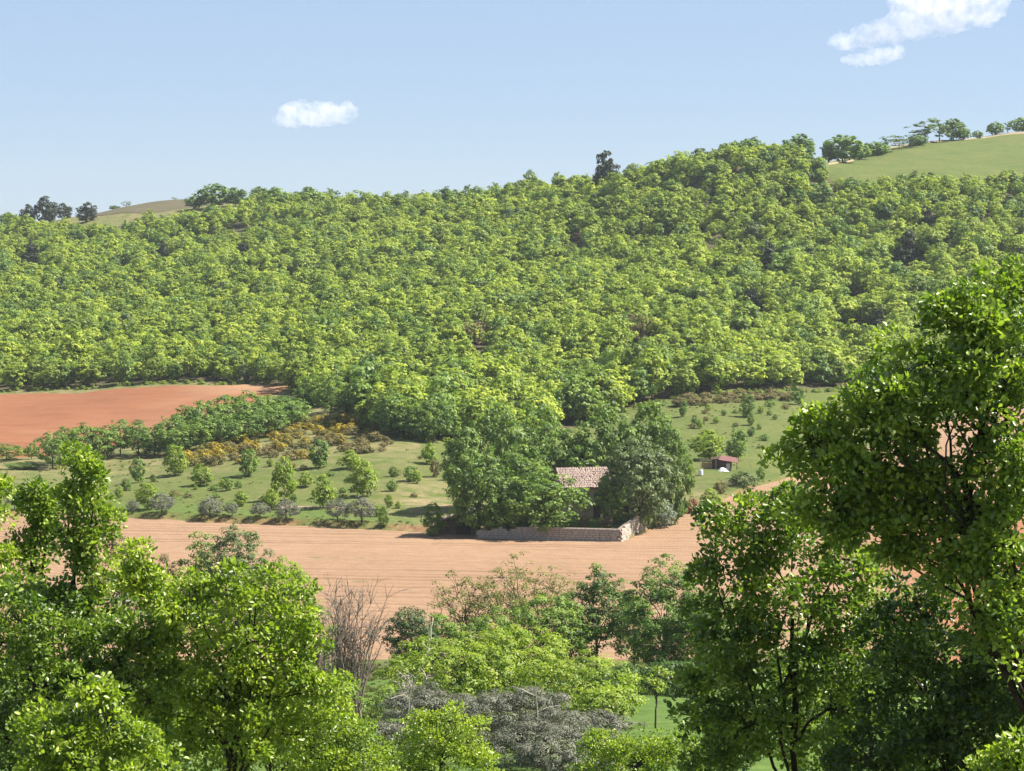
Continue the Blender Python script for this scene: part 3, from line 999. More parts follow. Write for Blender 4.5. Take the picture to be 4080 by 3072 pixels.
FP, FZ, FU, FV = forest_points()
nF = len(FP)
stand_ = .5 + .5 * fbm(FP[:, 0] + 300, FP[:, 1], 30)
f_idx = np.where(fr.uniform(0, 1, nF) < .10 + .16 * stand_ ** 2, fr.choice([7, 7, 8, 8, 9], nF), fr.integers(0, 7, nF))
f_rot = fr.uniform(0, 6.28, nF)
big = .5 + .5 * fbm(FP[:, 0], FP[:, 1], 55)
f_scl = np.clip(.84 + .36 * big + fr.normal(0, .20, nF), .5, 1.65)
f_scl *= np.where(FV < 250, .92, 1)
top_edge = np.abs(FP[:, 1] - np.interp(FU, [700, 780, 828, 850, 925, 1000, 1500], [935, 935, 885, 866, 872, 870, 868])) < 14
f_scl = np.where(top_edge & (FU > 690), np.minimum(f_scl, .95), f_scl)
# which trees show largest: near ones with a free upper crown, not behind the near trees
vt = FV - f_scl * 3.2 * FPX / FP[:, 1]
order = np.argsort(FP[:, 1])
shown = np.zeros(nF, bool)
EXCL = lambda u, v: ((u > 800) & (v > 345)) or ((u > 930) & (v > 280)) or (440 < u < 690 and v > 400) or not (4 < u < 1020)
count = 0
for i in order[:2600]:
    if count >= 300: break
    if EXCL(FU[i], vt[i] + 6): continue
    js = order[:2600]
    js = js[FP[js, 1] < FP[i, 1] - .5]
    cover = (np.abs(FU[js] - FU[i]) < 2.2 * f_scl[js] * FPX / FP[js, 1]) & (vt[js] < vt[i] + 6.5)
    if cover.sum() >= 2: continue
    shown[i] = True; count += 1

EDGE_LABELS = [
    (lambda u, v: u < 300, 'above the red field'),
    (lambda u, v: u < 470, 'beside the broom-covered slope'),
    (lambda u, v: u < 690, 'directly behind the farm trees'),
    (lambda u, v: True, 'above the right-hand meadow')]
# distinct dark or bare trees standing in the wood: (u, v of the top, u width px, kind, label)
ODD = [
    (606, 147, 27, ROUNDP, 'dark_pine', 'lone dark pine standing up from the middle of the skyline', 'pine'),
    (47.5, 195, 24, ROUNDP, 'dark_pine', 'tallest dark pine of the clump at the left end of the skyline', 'pine'),
    (28, 203, 16, ROUNDP, 'dark_pine', 'small dark pine left of the tallest pine on the left skyline', 'pine'),
    (64, 202, 18, ROUNDP, 'dark_pine', 'mid-sized dark pine right of the tallest pine on the left skyline', 'pine'),
    (87, 201, 22, ROUNDP, 'dark_pine', 'broad dark pine at the left foot of the brown hilltop field', 'pine'),
    (162.5, 238, 15, PINES[1], 'dark_pine', 'dark pine above the pale gap high in the left wood', 'pine'),
    (243, 241, 18, PINES[0], 'dark_pine', 'cone-shaped dark pine in the upper left part of the wood', 'pine'),
    (31, 238, 24, PINES[2], 'dark_pine', 'wide dark grey pine group near the left edge of the wood', 'pine'),
    (908, 228, 34, PINES[0], 'dark_pine', 'tall ragged dark pine in the right part of the wood', 'pine'),
    (925, 202, 20, PINES[2], 'dark_pine', 'round dark pine just under the green hilltop field', 'pine'),
    (753, 283, 30, PINES[2], 'dark_pine', 'broad dark pine right of the middle of the wood', 'pine'),
    (768, 240, 22, PINES[1], 'dark_pine', 'slim dark pine above the broad dark pine in the wood', 'pine'),
    (820, 243, 16, PINES[1], 'dark_pine', 'small dark pine between the slim pine and the tall ragged pine', 'pine'),
    (880, 303, 22, PINES[1], 'dark_pine', 'dark pine right above the red earth scar', 'pine'),
    (474, 318, 28, BARE, 'bare_tree', 'brown half-bare tree in the lower middle of the wood', 'tree'),
    (638, 312, 32, BARE, 'bare_tree', 'brown half-bare tree with spread branches left of the red scar', 'tree'),
    (845, 275, 18, BARE, 'bare_tree', 'brownish thin tree above the red earth scar', 'tree'),
    (578, 230, 16, BARE, 'bare_tree', 'brownish thin tree high on the middle of the wood', 'tree'),
]
odd_at = []
for (u, vtop, wpx, me, nm, lab, cat) in ODD:
    # its foot stands where the ground shows about one tree height below the top
    mm = me[0] if isinstance(me, tuple) else me
    co = np.empty(len(mm.vertices) * 3, np.float32); mm.vertices.foreach_get('co', co)
    co = co.reshape(-1, 3)
    wid = np.ptp(co[:, 0]) * .92; hgt = co[:, 2].max()
    Y = 900.0
    for _ in range(6):
        hp = wpx / wid * hgt
        x, Yn, z = hit(u, vtop + hp * .92, 480)
        if Yn > 1300: 
            Yn = {True: 1185.0, False: 940.0}[u < 300]
            x = ray(u, 300)[0] * Yn
            z = float(ground(x, Yn))
            break
        Y = Yn
    sc = wpx / FPX * Yn / wid
    topz = zat(vtop, Yn)
    scz = float(np.clip((topz - z) / hgt, sc * .7, sc * 1.7))
    if isinstance(me, tuple):
        o = plant(nm, me, lab, cat, (x, Yn, z - .3), random.uniform(0, 6), (sc, sc, scz))
    else:
        o = link(nm, me, None, (x, Yn, z - .3), random.uniform(0, 6), (sc, sc, scz))
    tag(o, lab, cat, 'dark pines in the wood' if nm == 'dark_pine' else 'half-bare trees in the wood')
    odd_at.append((x, Yn, 2.6 * sc + 1.5, u, vtop, wpx))
keep = np.ones(nF, bool)
for (x, y, rr, u0, v0, w0) in odd_at:
    keep &= (FP[:, 0] - x) ** 2 + (FP[:, 1] - y) ** 2 > rr ** 2
    # leave them free towards the valley
    keep &= ~((np.abs(FU - u0) < w0 * .6) & (FP[:, 1] < y) & (vt < v0 + w0 * .95))
for i in np.where(keep & shown)[0]:
    for f, zone in EDGE_LABELS:
        if f(FU[i], FV[i]): break
    hue = 'dark green' if f_idx[i] in (7, 8) else 'grey-green' if f_idx[i] == 9 else 'large yellow-green' if f_scl[i] > 1.2 else 'small yellow-green' if f_scl[i] < .95 else 'yellow-green'
    front = FP[i, 1] - np.interp(FU[i], WOOD_U, WOOD_Y) < 9
    lab = '%s oak %s the wood %s' % (hue, 'in the front row of' if front else 'a few rows up in', zone)
    grp = '%s oaks %s %s' % (hue, 'in front' if front else 'higher up', zone)
    o = link('forest_oak', FOREST[f_idx[i]], None, (FP[i, 0], FP[i, 1], FZ[i] - .25), f_rot[i], (f_scl[i], f_scl[i], f_scl[i] * fr.uniform(.9, 1.12)))
    tag(o, lab, 'tree', grp)
rest = np.where(keep & ~shown)[0]


def instancer(name, points, idx, rot, scl, sources, label, cat):
    """one object that draws copies of the source meshes at its points (ground cover and the far wood)"""
    src = bpy.data.collections.new(name + '_sources')
    for k, me in enumerate(sources):
        src.objects.link(bpy.data.objects.new('%s_source_%02d' % (name, k), me))
    me = bpy.data.meshes.new(name)
    me.vertices.add(len(points)); me.vertices.foreach_set('co', np.asarray(points, np.float32).ravel())
    for k, t, d in (('pick', 'INT', idx), ('turn', 'FLOAT', rot), ('size', 'FLOAT', scl)):
        me.attributes.new(k, t, 'POINT').data.foreach_set('value', np.asarray(d, np.int32 if t == 'INT' else np.float32))
    o = link(name, me)
    ng = bpy.data.node_groups.new(name, 'GeometryNodeTree')
    ng.interface.new_socket('Geometry', in_out='INPUT', socket_type='NodeSocketGeometry')
    ng.interface.new_socket('Geometry', in_out='OUTPUT', socket_type='NodeSocketGeometry')
    gi, go = ng.nodes.new('NodeGroupInput'), ng.nodes.new('NodeGroupOutput')
    ci = ng.nodes.new('GeometryNodeCollectionInfo'); ci.inputs['Collection'].default_value = src
    ci.inputs['Separate Children'].default_value = True; ci.inputs['Reset Children'].default_value = True
    ip = ng.nodes.new('GeometryNodeInstanceOnPoints'); ip.inputs['Pick Instance'].default_value = True
    def na(nm, dt):
        a = ng.nodes.new('GeometryNodeInputNamedAttribute'); a.data_type = dt; a.inputs['Name'].default_value = nm
        return a.outputs[0]
    cx = ng.nodes.new('ShaderNodeCombineXYZ')
    ng.links.new(na('turn', 'FLOAT'), cx.inputs[2])
    ng.links.new(gi.outputs[0], ip.inputs['Points']); ng.links.new(ci.outputs[0], ip.inputs['Instance'])
    ng.links.new(na('pick', 'INT'), ip.inputs['Instance Index'])
    ng.links.new(cx.outputs[0], ip.inputs['Rotation'])
    ng.links.new(na('size', 'FLOAT'), ip.inputs['Scale'])
    ng.links.new(ip.outputs[0], go.inputs[0])
    o.modifiers.new('copies', 'NODES').node_group = ng
    tag(o, label, cat, kind='stuff')
    return o


instancer('forest', np.column_stack([FP[rest], FZ[rest] - .25]), f_idx[rest], f_rot[rest], f_scl[rest], FOREST, 'dense oak wood covering the whole hillside', 'forest')
print('FOREST', nF, count, len(rest))
# scrub along the foot of the wood
sp = []
for u in np.arange(-60, 1085, 3.2):
    yb = float(np.interp(u, WOOD_U, WOOD_Y)) + fr.uniform(-2.0, 2.5)
    x = (u - 512) / (FPX * CP) * yb + fr.normal(0, .5)
    sp.append((x, yb, float(ground(x, yb)) - .2))
sp = np.array(sp)
instancer('undergrowth', sp, np.zeros(len(sp)), fr.uniform(0, 6.28, len(sp)), fr.uniform(.10, .34, len(sp)), [SCRUB], 'low green undergrowth along the foot of the wood', 'undergrowth')
# ------------------------------------------------------------------ skyline trees
SKY_OAKS = [tree_meshes('skyline_oak', 8, 8.5, .6, 11, .7, 2.8, 12, .5, M_FARM, 200 + i, T_QUAD, .26, tint=(.42, .18), tr=.16) for i in range(3)]
SKY_THIN = [tree_meshes('skyline_sapling', 4.2, 7.5, 1.4, 6, .55, 1.5, 9, .42, M_GREYG, 210 + i, T_QUAD, .22, tint=(.4, .18), tr=.10, twigs=15) for i in range(3)]


def measured(meshes):
    co = np.empty(len(meshes[0].vertices) * 3, np.float32); meshes[0].vertices.foreach_get('co', co)
    co = co.reshape(-1, 3)
    return max(np.ptp(co[:, 0]), np.ptp(co[:, 1])) * .96, co[:, 2].max()


def stand(name, meshes, label, cat, u, Y, wpx, hpx=None, vtop=None, rz=None, group=None, loc=None, sink=.1):
    """put a tree at picture column u and distance Y, wpx wide and hpx tall in a 1024 px picture"""
    w, h = measured(meshes)
    x = ray(u, 400)[0] * Y
    z = float(ground(x, Y)) - sink
    s = wpx / FPX * Y / w
    if vtop is not None:
        sz = (zat(vtop, Y) - z) / h
    else:
        sz = hpx / FPX * Y / h if hpx else s
    o = plant(name, meshes, label, cat, (x, Y, z), random.uniform(0, 6.28) if rz is None else rz, (s, s, sz), group)
    return o


G_SKY = 'trees along the skyline'
SKYT = [  # u, Y, width px, top v, kind, label
    (799, 925, 30, 133, 0, 'tall leafy oak on the skyline left of the hilltop track'),
    (827, 930, 13, 142, 1, 'slim tree between the two leafy oaks left of the hilltop track'),
    (841, 930, 34, 134, 1, 'rounded leafy oak on the skyline at the head of the hilltop track'),
    (872, 965, 26, 141, 2, 'dark low bushy tree at the left end of the row by the green hilltop field'),
    (886, 975, 20, 136, 3, 'slim pale tree second in the row by the green hilltop field'),
    (897, 985, 20, 135, 4, 'slim tree with a forked top in the row by the green hilltop field'),
    (908, 992, 22, 134, 5, 'pale thin tree at the right end of the row by the green hilltop field'),
    (858, 950, 20, 143, 2, 'low bush beside the rounded oak at the head of the hilltop track'),
    (880, 970, 18, 143, 0, 'low leafy bush behind the left end of the row by the green hilltop field'),
    (915, 1000, 18, 135, 1, 'small leafy bush under the tall see-through tree on the hilltop'),
    (961, 1030, 14, 127, 2, 'small bush right of the round dense tree on the hilltop'),
    (975, 1040, 10, 130, 2, 'tiny bush alone beside the pale hilltop path'),
    (923, 1008, 32, 121, 3, 'tall thin see-through tree leaning left above the hilltop field'),
    (937, 1015, 32, 118, 4, 'tallest see-through tree above the green hilltop field'),
    (951, 1026, 26, 118, 0, 'round dense tree beside the see-through trees on the hilltop'),
    (993, 1050, 16, 121, 2, 'small bushy tree at the far right of the pale hilltop path'),
    (1005, 1055, 16, 122, 5, 'small thin tree near the right edge of the skyline'),
    (1019, 1060, 20, 117, 1, 'round tree at the right end of the skyline'),
    (745, 915, 26, 138, 0, 'pointed leafy oak standing out of the wooded skyline right of the lone pine'),
    (216, 1118, 42, 183, 0, 'largest rounded oak of the clump behind the brown hilltop field'),
    (237, 1120, 28, 187, 1, 'second rounded oak of the clump behind the brown hilltop field'),
    (196, 1125, 24, 195, 2, 'low oak at the left end of the clump behind the brown hilltop field'),
    (176, 1192, 9, 197, 4, 'tiny upright tree on the pale edge of the brown hilltop field'),
    (128, 1195, 13, 201, 3, 'small pale tree on the left slope of the brown hilltop field'),
    (116, 1195, 12, 205, 2, 'low dark bush on the left slope of the brown hilltop field'),
    (275, 1090, 30, 188, 1, 'leafy oak on the skyline right of the brown hilltop field'),
    (310, 1075, 40, 186, 0, 'broad oak on the left skyline right of the clump by the brown field'),
    (338, 1070, 16, 190, 4, 'thin tree on the skyline right of the broad oak'),
    (447, 1020, 34, 186, 2, 'rounded oak on the low middle of the skyline'),
]
KINDS_ = SKY_OAKS + SKY_THIN
for u, Y, w, vt_, k, lab in SKYT:
    stand('skyline_tree', KINDS_[k], lab, 'tree', u, Y, w * (1.3 if u > 700 else 1.05), vtop=vt_, group=G_SKY)

# ------------------------------------------------------------------ belt of trees between the red field and the meadow
BELT = [tree_meshes('belt_oak', 7.5, 8, .7, 12, .70, 2.6, 22, .38, M_FARM, 220 + i, T_KITE, .27, tint=(.45, .2), tr=.16, twigs=10) for i in range(4)]
br = np.random.default_rng(40)
G_B = 'oaks of the belt below the red field'
BELT_AT = [(52, 463, 40, 430), (66, 470, 40, 424), (84, 474, 46, 421), (104, 476, 40, 423), (120, 482, 40, 419), (138, 478, 38, 419), (154, 476, 36, 424),
           (172, 482, 42, 416), (186, 488, 44, 407), (202, 490, 48, 401), (216, 494, 50, 396), (232, 496, 48, 393), (248, 500, 50, 391), (262, 500, 46, 396), (276, 504, 44, 396),
           (290, 510, 44, 395), (180, 474, 38, 424), (200, 476, 40, 418), (222, 478, 42, 413), (245, 482, 44, 409), (268, 488, 44, 404), (286, 496, 44, 398)]
for k, (u, Y, w, vt_) in enumerate(BELT_AT):
    part_ = ('in the thin left half of the belt, red soil showing behind' if u < 165 else 'in the back row of the thick right half of the belt' if k < 16 else 'in the front row of the belt, on the meadow side')
    grp = 'belt oaks ' + part_
    stand('belt_oak', BELT[int(br.integers(0, 4))], 'leafy oak ' + part_, 'tree', u, Y, w * 1.12, vtop=vt_ + br.uniform(-2, 2), group=grp)
stand('edge_oak', BELT[1], 'leafy oak at the left picture edge below the red field', 'tree', 6, 478, 46, vtop=443)
stand('edge_oak', BELT[2], 'small brownish see-through oak standing against the lower red field', 'tree', 31, 480, 20, vtop=443)
stand('edge_oak', BELT[3], 'low bushy oak below the see-through oak, left of the belt', 'tree', 24, 462, 40, vtop=461)

# trees at the front of the wood beside the broom (trunks showing)
for k, (u, Y, w, vt_) in enumerate([(312, 541, 40, 372), (332, 525, 44, 374), (352, 508, 40, 386), (374, 487, 44, 402), (392, 474, 50, 388), (412, 473, 48, 396), (434, 472, 46, 392), (424, 470, 40, 408)]):
    stand('wood_edge_oak', BELT[k % 4], 'tall oak at the front of the wood above the broom slope', 'tree', u, Y, w, vtop=vt_, group='oaks at the front of the wood by the broom')

# ------------------------------------------------------------------ big trees round the farmhouse
FARM = [tree_meshes('farm_oak', 11, 13, .5, 18, .85, 2.7, 34, .42, M_FARM, 230 + i, T_KITE, .24, tint=(.5, .19), tr=.28, twigs=20) for i in range(4)]
FARMG = tree_meshes('farm_grey_oak', 13, 13.5, .6, 20, .85, 2.7, 34, .42, M_GREYG, 236, T_KITE, .24, tint=(.55, .19), tr=.28, twigs=20)
G_F = 'big trees round the farmhouse'
for (u, Y, w, vt_, me, lab) in [
    (478, 355, 76, 446, FARM[0], 'big dark green tree over the barn, leftmost of the farm trees'),
    (508, 353.5, 66, 470, FARM[2], 'tree in front of the farm, between the barn and the farmhouse'),
    (546, 353, 100, 462, FARM[1], 'low bushy tree right behind the wall in front of the farmhouse'),
    (640, 358, 88, 436, FARMG, 'big grey-green tree right of the farmhouse roof'),
    (672, 366, 54, 424, FARM[3], 'dark tree behind the grey-green tree, rightmost of the farm trees'),
    (464, 376, 60, 424, FARM[3], 'tree at the upper left of the farm clump beside the pale slope'),
    (500, 380, 74, 402, FARM[0], 'tall tree behind the farm, left of the tallest'),
    (540, 384, 76, 397, FARM[1], 'tallest tree behind the farmhouse'),
    (576, 382, 70, 420, FARM[2], 'dark tree right behind the farmhouse roof'),
    (608, 384, 76, 403, FARM[0], 'tall tree behind the farm, right of the tallest'),
    (648, 386, 74, 399, FARM[3], 'tall tree at the upper right of the farm clump'),
    (520, 371, 66, 436, FARM[2], 'middle-sized tree between the farmhouse and the trees behind the barn'),
    (611, 356, 44, 474, FARM[3], 'tree at the right corner of the farmhouse roof'),
]:
    stand('farm_tree', me, lab, 'tree', u, Y, w, vtop=vt_, group=G_F)

# ------------------------------------------------------------------ saplings, bushes and olives on the meadows
SAPL = [tree_meshes('sapling', 4.0, 5.0, .05, 11, .50, 2.8, 22, .32, M_BRIGHT, 250 + i, T_KITE, .30, tint=(.5, .2), tr=.09) for i in range(3)]
SAPD = [tree_meshes('dark_sapling', 4.0, 5.4, .05, 11, .50, 2.8, 22, .32, M_FARM, 255 + i, T_KITE, .30, tint=(.5, .2), tr=.09) for i in range(2)]
OLIVE = [tree_meshes('olive', 4.4, 3.6, .5, 8, .36, 3.0, 20, .24, M_OLIVE, 260 + i, T_SLIM, .28, tint=(.5, .2), tr=.14, bark=M_BARKD) for i in range(3)]
BUSH = [tree_meshes('bush', 3.0, 2.0, .1, 7, .36, 2.6, 12, .26, m, 265 + i, T_KITE, .32, tint=(.5, .2), tr=.05) for i, m in enumerate((M_FARM, M_HEATH, M_RED, M_BROWN, M_GREYG, M_BROOM))]
SILVER = tree_meshes('silver_tree', 4.6, 5.4, .4, 9, .40, 3.0, 15, .25, M_SILVER, 275, T_KITE, .3, tint=(.5, .2), tr=.1)


def field_plant(name, me, label, cat, sx, sy, w, h, group=None):
    """foot at source pixel sx, sy of the 4080 px photograph, size in the same pixels"""
    q = 1024 / 4080
    x, y, z = hit(sx * q, sy * q, 340)
    mw, mh = measured(me)
    s = w * q / FPX * y / mw * 1.14
    sz = h * q / FPX * y / mh * 1.08
    return plant(name, me, label, cat, (x, y, z - .08), random.uniform(0, 6.28), (s, s, sz), group)


G_M, G_O = 'saplings and bushes on the left meadow', 'grey olive trees along the meadow edge'
for (me, sx, sy, w, h, lab) in [
    (SAPD[0], 552, 1922, 66, 100, 'dark green sapling at the upper left of the meadow, below the belt'),
    (SAPL[0], 700, 1896, 95, 120, 'yellow-green bushy sapling below the tree belt, left of the broom'),
    (SAPL[1], 800, 1936, 90, 85, 'loose pale green bush beside the yellow-green sapling below the belt'),
    (SAPD[1], 990, 1898, 85, 105, 'dark green tree standing just below the yellow broom'),
    (SAPL[1], 1133, 1995, 100, 170, 'tall columnar green tree in the middle of the meadow'),
    (SAPD[0], 1275, 1864, 85, 115, 'dark green tree right of the broom on the upper meadow'),
    (SAPL[2], 1395, 1868, 90, 72, 'wide yellow-green bush on the upper meadow, right of the broom'),
    (SAPL[0], 1445, 1980, 125, 145, 'large yellow-green tree in the right half of the meadow'),
    (SAPL[2], 1288, 2026, 105, 130, 'bright yellow-green tree behind the olives, right of the columnar tree'),
    (SAPL[1], 1082, 2032, 75, 80, 'bright green bush at the left foot of the columnar tree'),
    (SAPL[0], 588, 2032, 95, 105, 'bright green bush behind the leftmost round olive'),
    (SAPD[1], 1636, 1920, 65, 62, 'small green bush on the bare slope left of the farm trees'),
    (SAPL[1], 1712, 1850, 62, 82, 'green bush at the upper left of the farm trees'),
    (BUSH[1], 1735, 1902, 46, 76, 'narrow olive-brown bush left of the farm trees'),
    (BUSH[0], 950, 1945, 38, 30, 'tiny green bush in the open middle of the meadow'),
    (SAPL[2], 1218, 1942, 62, 62, 'thin pale bush between the columnar tree and the large yellow-green tree'),
    (SAPL[0], 1550, 2022, 38, 50, 'tiny sapling alone on the dry slope left of the barn'),
    (SAPL[2], 475, 1985, 36, 48, 'tiny sapling alone at the left of the meadow'),
    (SAPL[1], 958, 2018, 60, 62, 'pale thin bush between two olives in the middle of the meadow edge'),
    (SAPD[0], 1528, 2100, 46, 80, 'narrow dark bush on the bank right of the last olive'),
    (SAPD[1], 1725, 2138, 100, 130, 'bushy green tree on the bank left of the barn'),
    (BUSH[4], 1185, 2050, 40, 30, 'tiny grey bush beside the pale earth track'),
]:
    field_plant('meadow_sapling', me, lab, 'tree' if h > 70 else 'bush', sx, sy, w, h, G_M)
for k, (sx, sy, w, h, lab) in enumerate([
    (645, 2046, 100, 78, 'round grey olive with a dark trunk, leftmost of the full-sized olives'),
    (836, 2062, 112, 84, 'large grey olive second from the left along the meadow edge'),
    (925, 2058, 66, 52, 'small grey olive right of the second large olive'),
    (1035, 2060, 72, 58, 'small round grey olive in the middle of the olive row'),
    (1140, 2070, 102, 80, 'round grey olive below the columnar tree'),
    (1345, 2082, 115, 90, 'broad grey olive left of the last one in the row'),
    (1442, 2084, 102, 98, 'last grey olive at the right end of the row'),
    (528, 2038, 52, 48, 'smallest grey olive at the left end of the row'),
    (58, 2030, 75, 95, 'pale grey olive near the left picture edge, behind the near trees'),
]):
    field_plant('olive_tree', OLIVE[k % 3], lab, 'olive tree', sx, sy, w, h, G_O)
G_R = 'saplings and bushes on the right meadow'
for (me, sx, sy, w, h, lab) in [
    (SAPD[0], 2722, 1660, 34, 66, 'slim dark sapling at the left edge of the right meadow'),
    (SAPD[1], 2768, 1694, 28, 42, 'tiny dark sapling in the left part of the right meadow'),
    (SAPD[0], 2975, 1662, 66, 92, 'tall dark green tree alone in the middle of the right meadow'),
    (SAPD[1], 2992, 1696, 32, 50, 'small sapling just below the tall dark tree on the right meadow'),
    (BUSH[0], 3066, 1655, 28, 22, 'tiny round bush right of the tall dark tree on the right meadow'),
    (BUSH[0], 3070, 1622, 42, 32, 'round bush near the top of the right meadow'),
    (SAPD[1], 3180, 1612, 60, 70, 'dark bush at the top right of the right meadow'),
    (SAPL[1], 2826, 1832, 160, 115, 'bright green bushy tree right behind the red roofed shed'),
    (SAPD[0], 2934, 1836, 92, 128, 'dark upright tree at the right of the red roofed shed'),
    (BUSH[0], 3032, 1910, 42, 50, 'dark round bush on the grass above the soil, right of the shed'),
    (BUSH[1], 2872, 1968, 58, 56, 'olive-brown bush at the edge of the soil below the shed'),
    (BUSH[4], 2965, 1940, 120, 62, 'grey-green shrub over a heap of brushwood at the soil edge'),
    (SAPL[2], 2828, 2040, 90, 92, 'yellow-green bush at the soil edge right of the red shrub'),
    (BUSH[2], 2757, 2048, 52, 62, 'small dark red shrub at the edge of the soil'),
    (SAPD[1], 2706, 2062, 62, 66, 'green bush between the silver tree and the red shrub'),
    (SAPL[0], 2584, 2100, 72, 58, 'bright green bush at the right end of the stone wall'),
    (BUSH[3], 2329, 2108, 42, 46, 'reddish-brown shrub on the terrace, left of the other brown shrub'),
    (BUSH[3], 2422, 2108, 54, 50, 'reddish-brown shrub on the terrace near the sunlit wall end'),
    (SAPD[0], 2190, 2108, 70, 46, 'low green bush on the terrace behind the middle of the wall'),
]:
    field_plant('meadow_bush', me, lab, 'tree' if h > 60 else 'bush', sx, sy, w, h, G_R)
field_plant('silver_tree', SILVER, 'silvery grey-green tree beside the sunlit end of the stone wall', 'tree', 2647, 2108, 92, 116)
# brushwood heap
x, y, z = hit(737, 485)
W = Wood(); r_ = np.random.default_rng(9)
for k in range(70):
    a = r_.uniform(0, 3.14); p = np.array((r_.normal(0, 1.0), r_.normal(0, .6), abs(r_.normal(0, .35))))
    W.limb(p - np.array((math.cos(a), math.sin(a), .1)) * .9, p + np.array((math.cos(a), math.sin(a), r_.uniform(0, .5))) * .9, .05, .02, 3, 3, .1, r_)
tag(link('brushwood_heap', W.mesh('brushwood_heap', M_TWIG), None, (x, y, z)), 'heap of cut grey-brown brushwood at the edge of the soil below the shed', 'brushwood')

# broom in flower and heathy bushes on the upper meadow
hr = np.random.default_rng(60)
BROOM = [tree_meshes('broom', 3.0, 1.9, .1, 8, .34, 2.6, 13, .24, M_BROOM, 280 + i, T_KITE, .3, tint=(t, .26), tr=.05)[0] for i, t in enumerate((.58, .36, .46))]
HEATH = [tree_meshes('heath_bush', 3.0, 1.6, .1, 7, .34, 2.6, 12, .26, M_HEATH, 285 + i, T_KITE, .3, tint=(.5, .22), tr=.05)[0] for i in range(2)]
G_Y, G_H = 'yellow broom in flower on the upper meadow', 'brownish scrub bushes on the upper meadow'
nb = 0
for k in range(900):
    if nb >= 210: break
    sx, sy = hr.uniform(680, 1560), hr.uniform(1630, 1870)
    top = np.interp(sx, [680, 900, 1180, 1300, 1420, 1560], [1830, 1745, 1650, 1648, 1665, 1700])
    bot = np.interp(sx, [680, 900, 1180, 1560], [1872, 1858, 1835, 1800])
    if not top + 14 < sy < bot: continue
    x, y, z = hit(sx * 1024 / 4080, sy * 1024 / 4080, 340)
    yellow = hr.uniform() < np.clip(1.05 - abs(sy - np.interp(sx, [700, 850, 1000, 1180, 1300, 1500], [1850, 1800, 1770, 1720, 1700, 1690])) / 75, .08, .9)
    s = hr.uniform(.5, 1.05)
    o = link('broom_bush' if yellow else 'heath_bush', BROOM[k % 3] if yellow else HEATH[k % 2], None, (x, y, z - .1), hr.uniform(0, 6), (s, s, s * hr.uniform(.8, 1.2)))
    if yellow: tag(o, 'broom bush in yellow flower on the slope below the wood', 'bush', G_Y)
    else: tag(o, 'low brownish scrub bush on the slope among the yellow broom', 'bush', G_H)
    nb += 1
for k in range(46):
    sx = hr.uniform(2700, 3230); sy = np.interp(sx, [2700, 2850, 3000, 3230], [1612, 1600, 1590, 1578]) + hr.uniform(-16, 14)
    x, y, z = hit(sx * 1024 / 4080, sy * 1024 / 4080, 340)
    s = hr.uniform(.7, 1.4)
    tag(link('heath_bush', HEATH[k % 2], None, (x, y, z - .1), hr.uniform(0, 6), (s, s, s * hr.uniform(.7, 1.0))),
        'low brownish scrub bush at the top of the right meadow under the wood', 'bush', 'brownish scrub at the top of the right meadow')

# small bushes and saplings scattered over the meadows
for k in range(400):
    if k >= 75: break
    if k < 52:
        sx = hr.uniform(460, 1880); sy = hr.uniform(np.interp(sx, [460, 900, 1500, 1880], [1900, 1870, 1800, 1790]), np.interp(sx, [460, 1400, 1600, 1880], [2030, 2050, 2100, 2000]))
        lab, grp = 'small bush dotted about on the open left meadow', 'small bushes dotted over the left meadow'
    else:
        sx = hr.uniform(2730, 3150); sy = hr.uniform(1620, 1800)
        lab, grp = 'small bush dotted about on the open right meadow', 'small bushes dotted over the right meadow'
    x, y, z = hit(sx * 1024 / 4080, sy * 1024 / 4080, 340)
    me = (SAPL[k % 3], SAPD[k % 2], BUSH[0], BUSH[1])[int(hr.integers(0, 4))]
    s = hr.uniform(.18, .46) * (1.5 if me in BUSH else 1)
    hue = 'yellow-green' if me in SAPL else 'dark green' if me in SAPD else 'low green' if me is BUSH[0] else 'olive-brown'
    lab, grp = hue + ' ' + lab, hue + ' ' + grp
    plant('small_bush', me, lab, 'bush', (x, y, z - .08), hr.uniform(0, 6), (s, s, s * hr.uniform(.8, 1.1)), grp)

# grass tufts on the meadows, the bank and the field margins
def blades(seed, n=26, h=.5, w=.05):
    r = np.random.default_rng(seed)
    P = np.column_stack([r.normal(0, .28, (n, 2)), np.zeros(n)])
    V, F, t = leaf_batch(P, np.column_stack([r.normal(0, .5, (n, 2)), np.ones(n) * 1.6]), h, (T_KITE[0] * np.array((.55, 1, 1)), T_KITE[1]), r, np.clip(r.normal(.5, .2, n), 0, 1), along=1.2, up=.1)
    return mesh_from('grass_tuft', V, F, M_GRASS, {'tint': t})


def fill(n, u0, u1, y0, y1, keepf):
    u = hr.uniform(u0, u1, n); Y = hr.uniform(y0, y1, n)
    x = (u - 512) / (FPX * CP) * Y
    k = keepf(u, Y, x)
    x, Y = x[k], Y[k]
    return np.column_stack([x, Y, ground(x, Y) - .03])


def on_meadow(u, Y, x):
    ff = field_far(u); wy = np.interp(u, WOOD_U, WOOD_Y)
    red = (u < 291) & (Y > np.interp(u, [-420, 0, 50, 150, 220, 291], [488, 486, 489, 503, 528, 586]) - 2)
    edge = np.abs(Y - ff - 2) < 3
    return (Y > ff + .6) & (Y < wy) & ~red & ((fbm(x, Y, 14) > .05) | edge) & (hr.uniform(0, 1, len(u)) < np.where(edge, 1, .3))


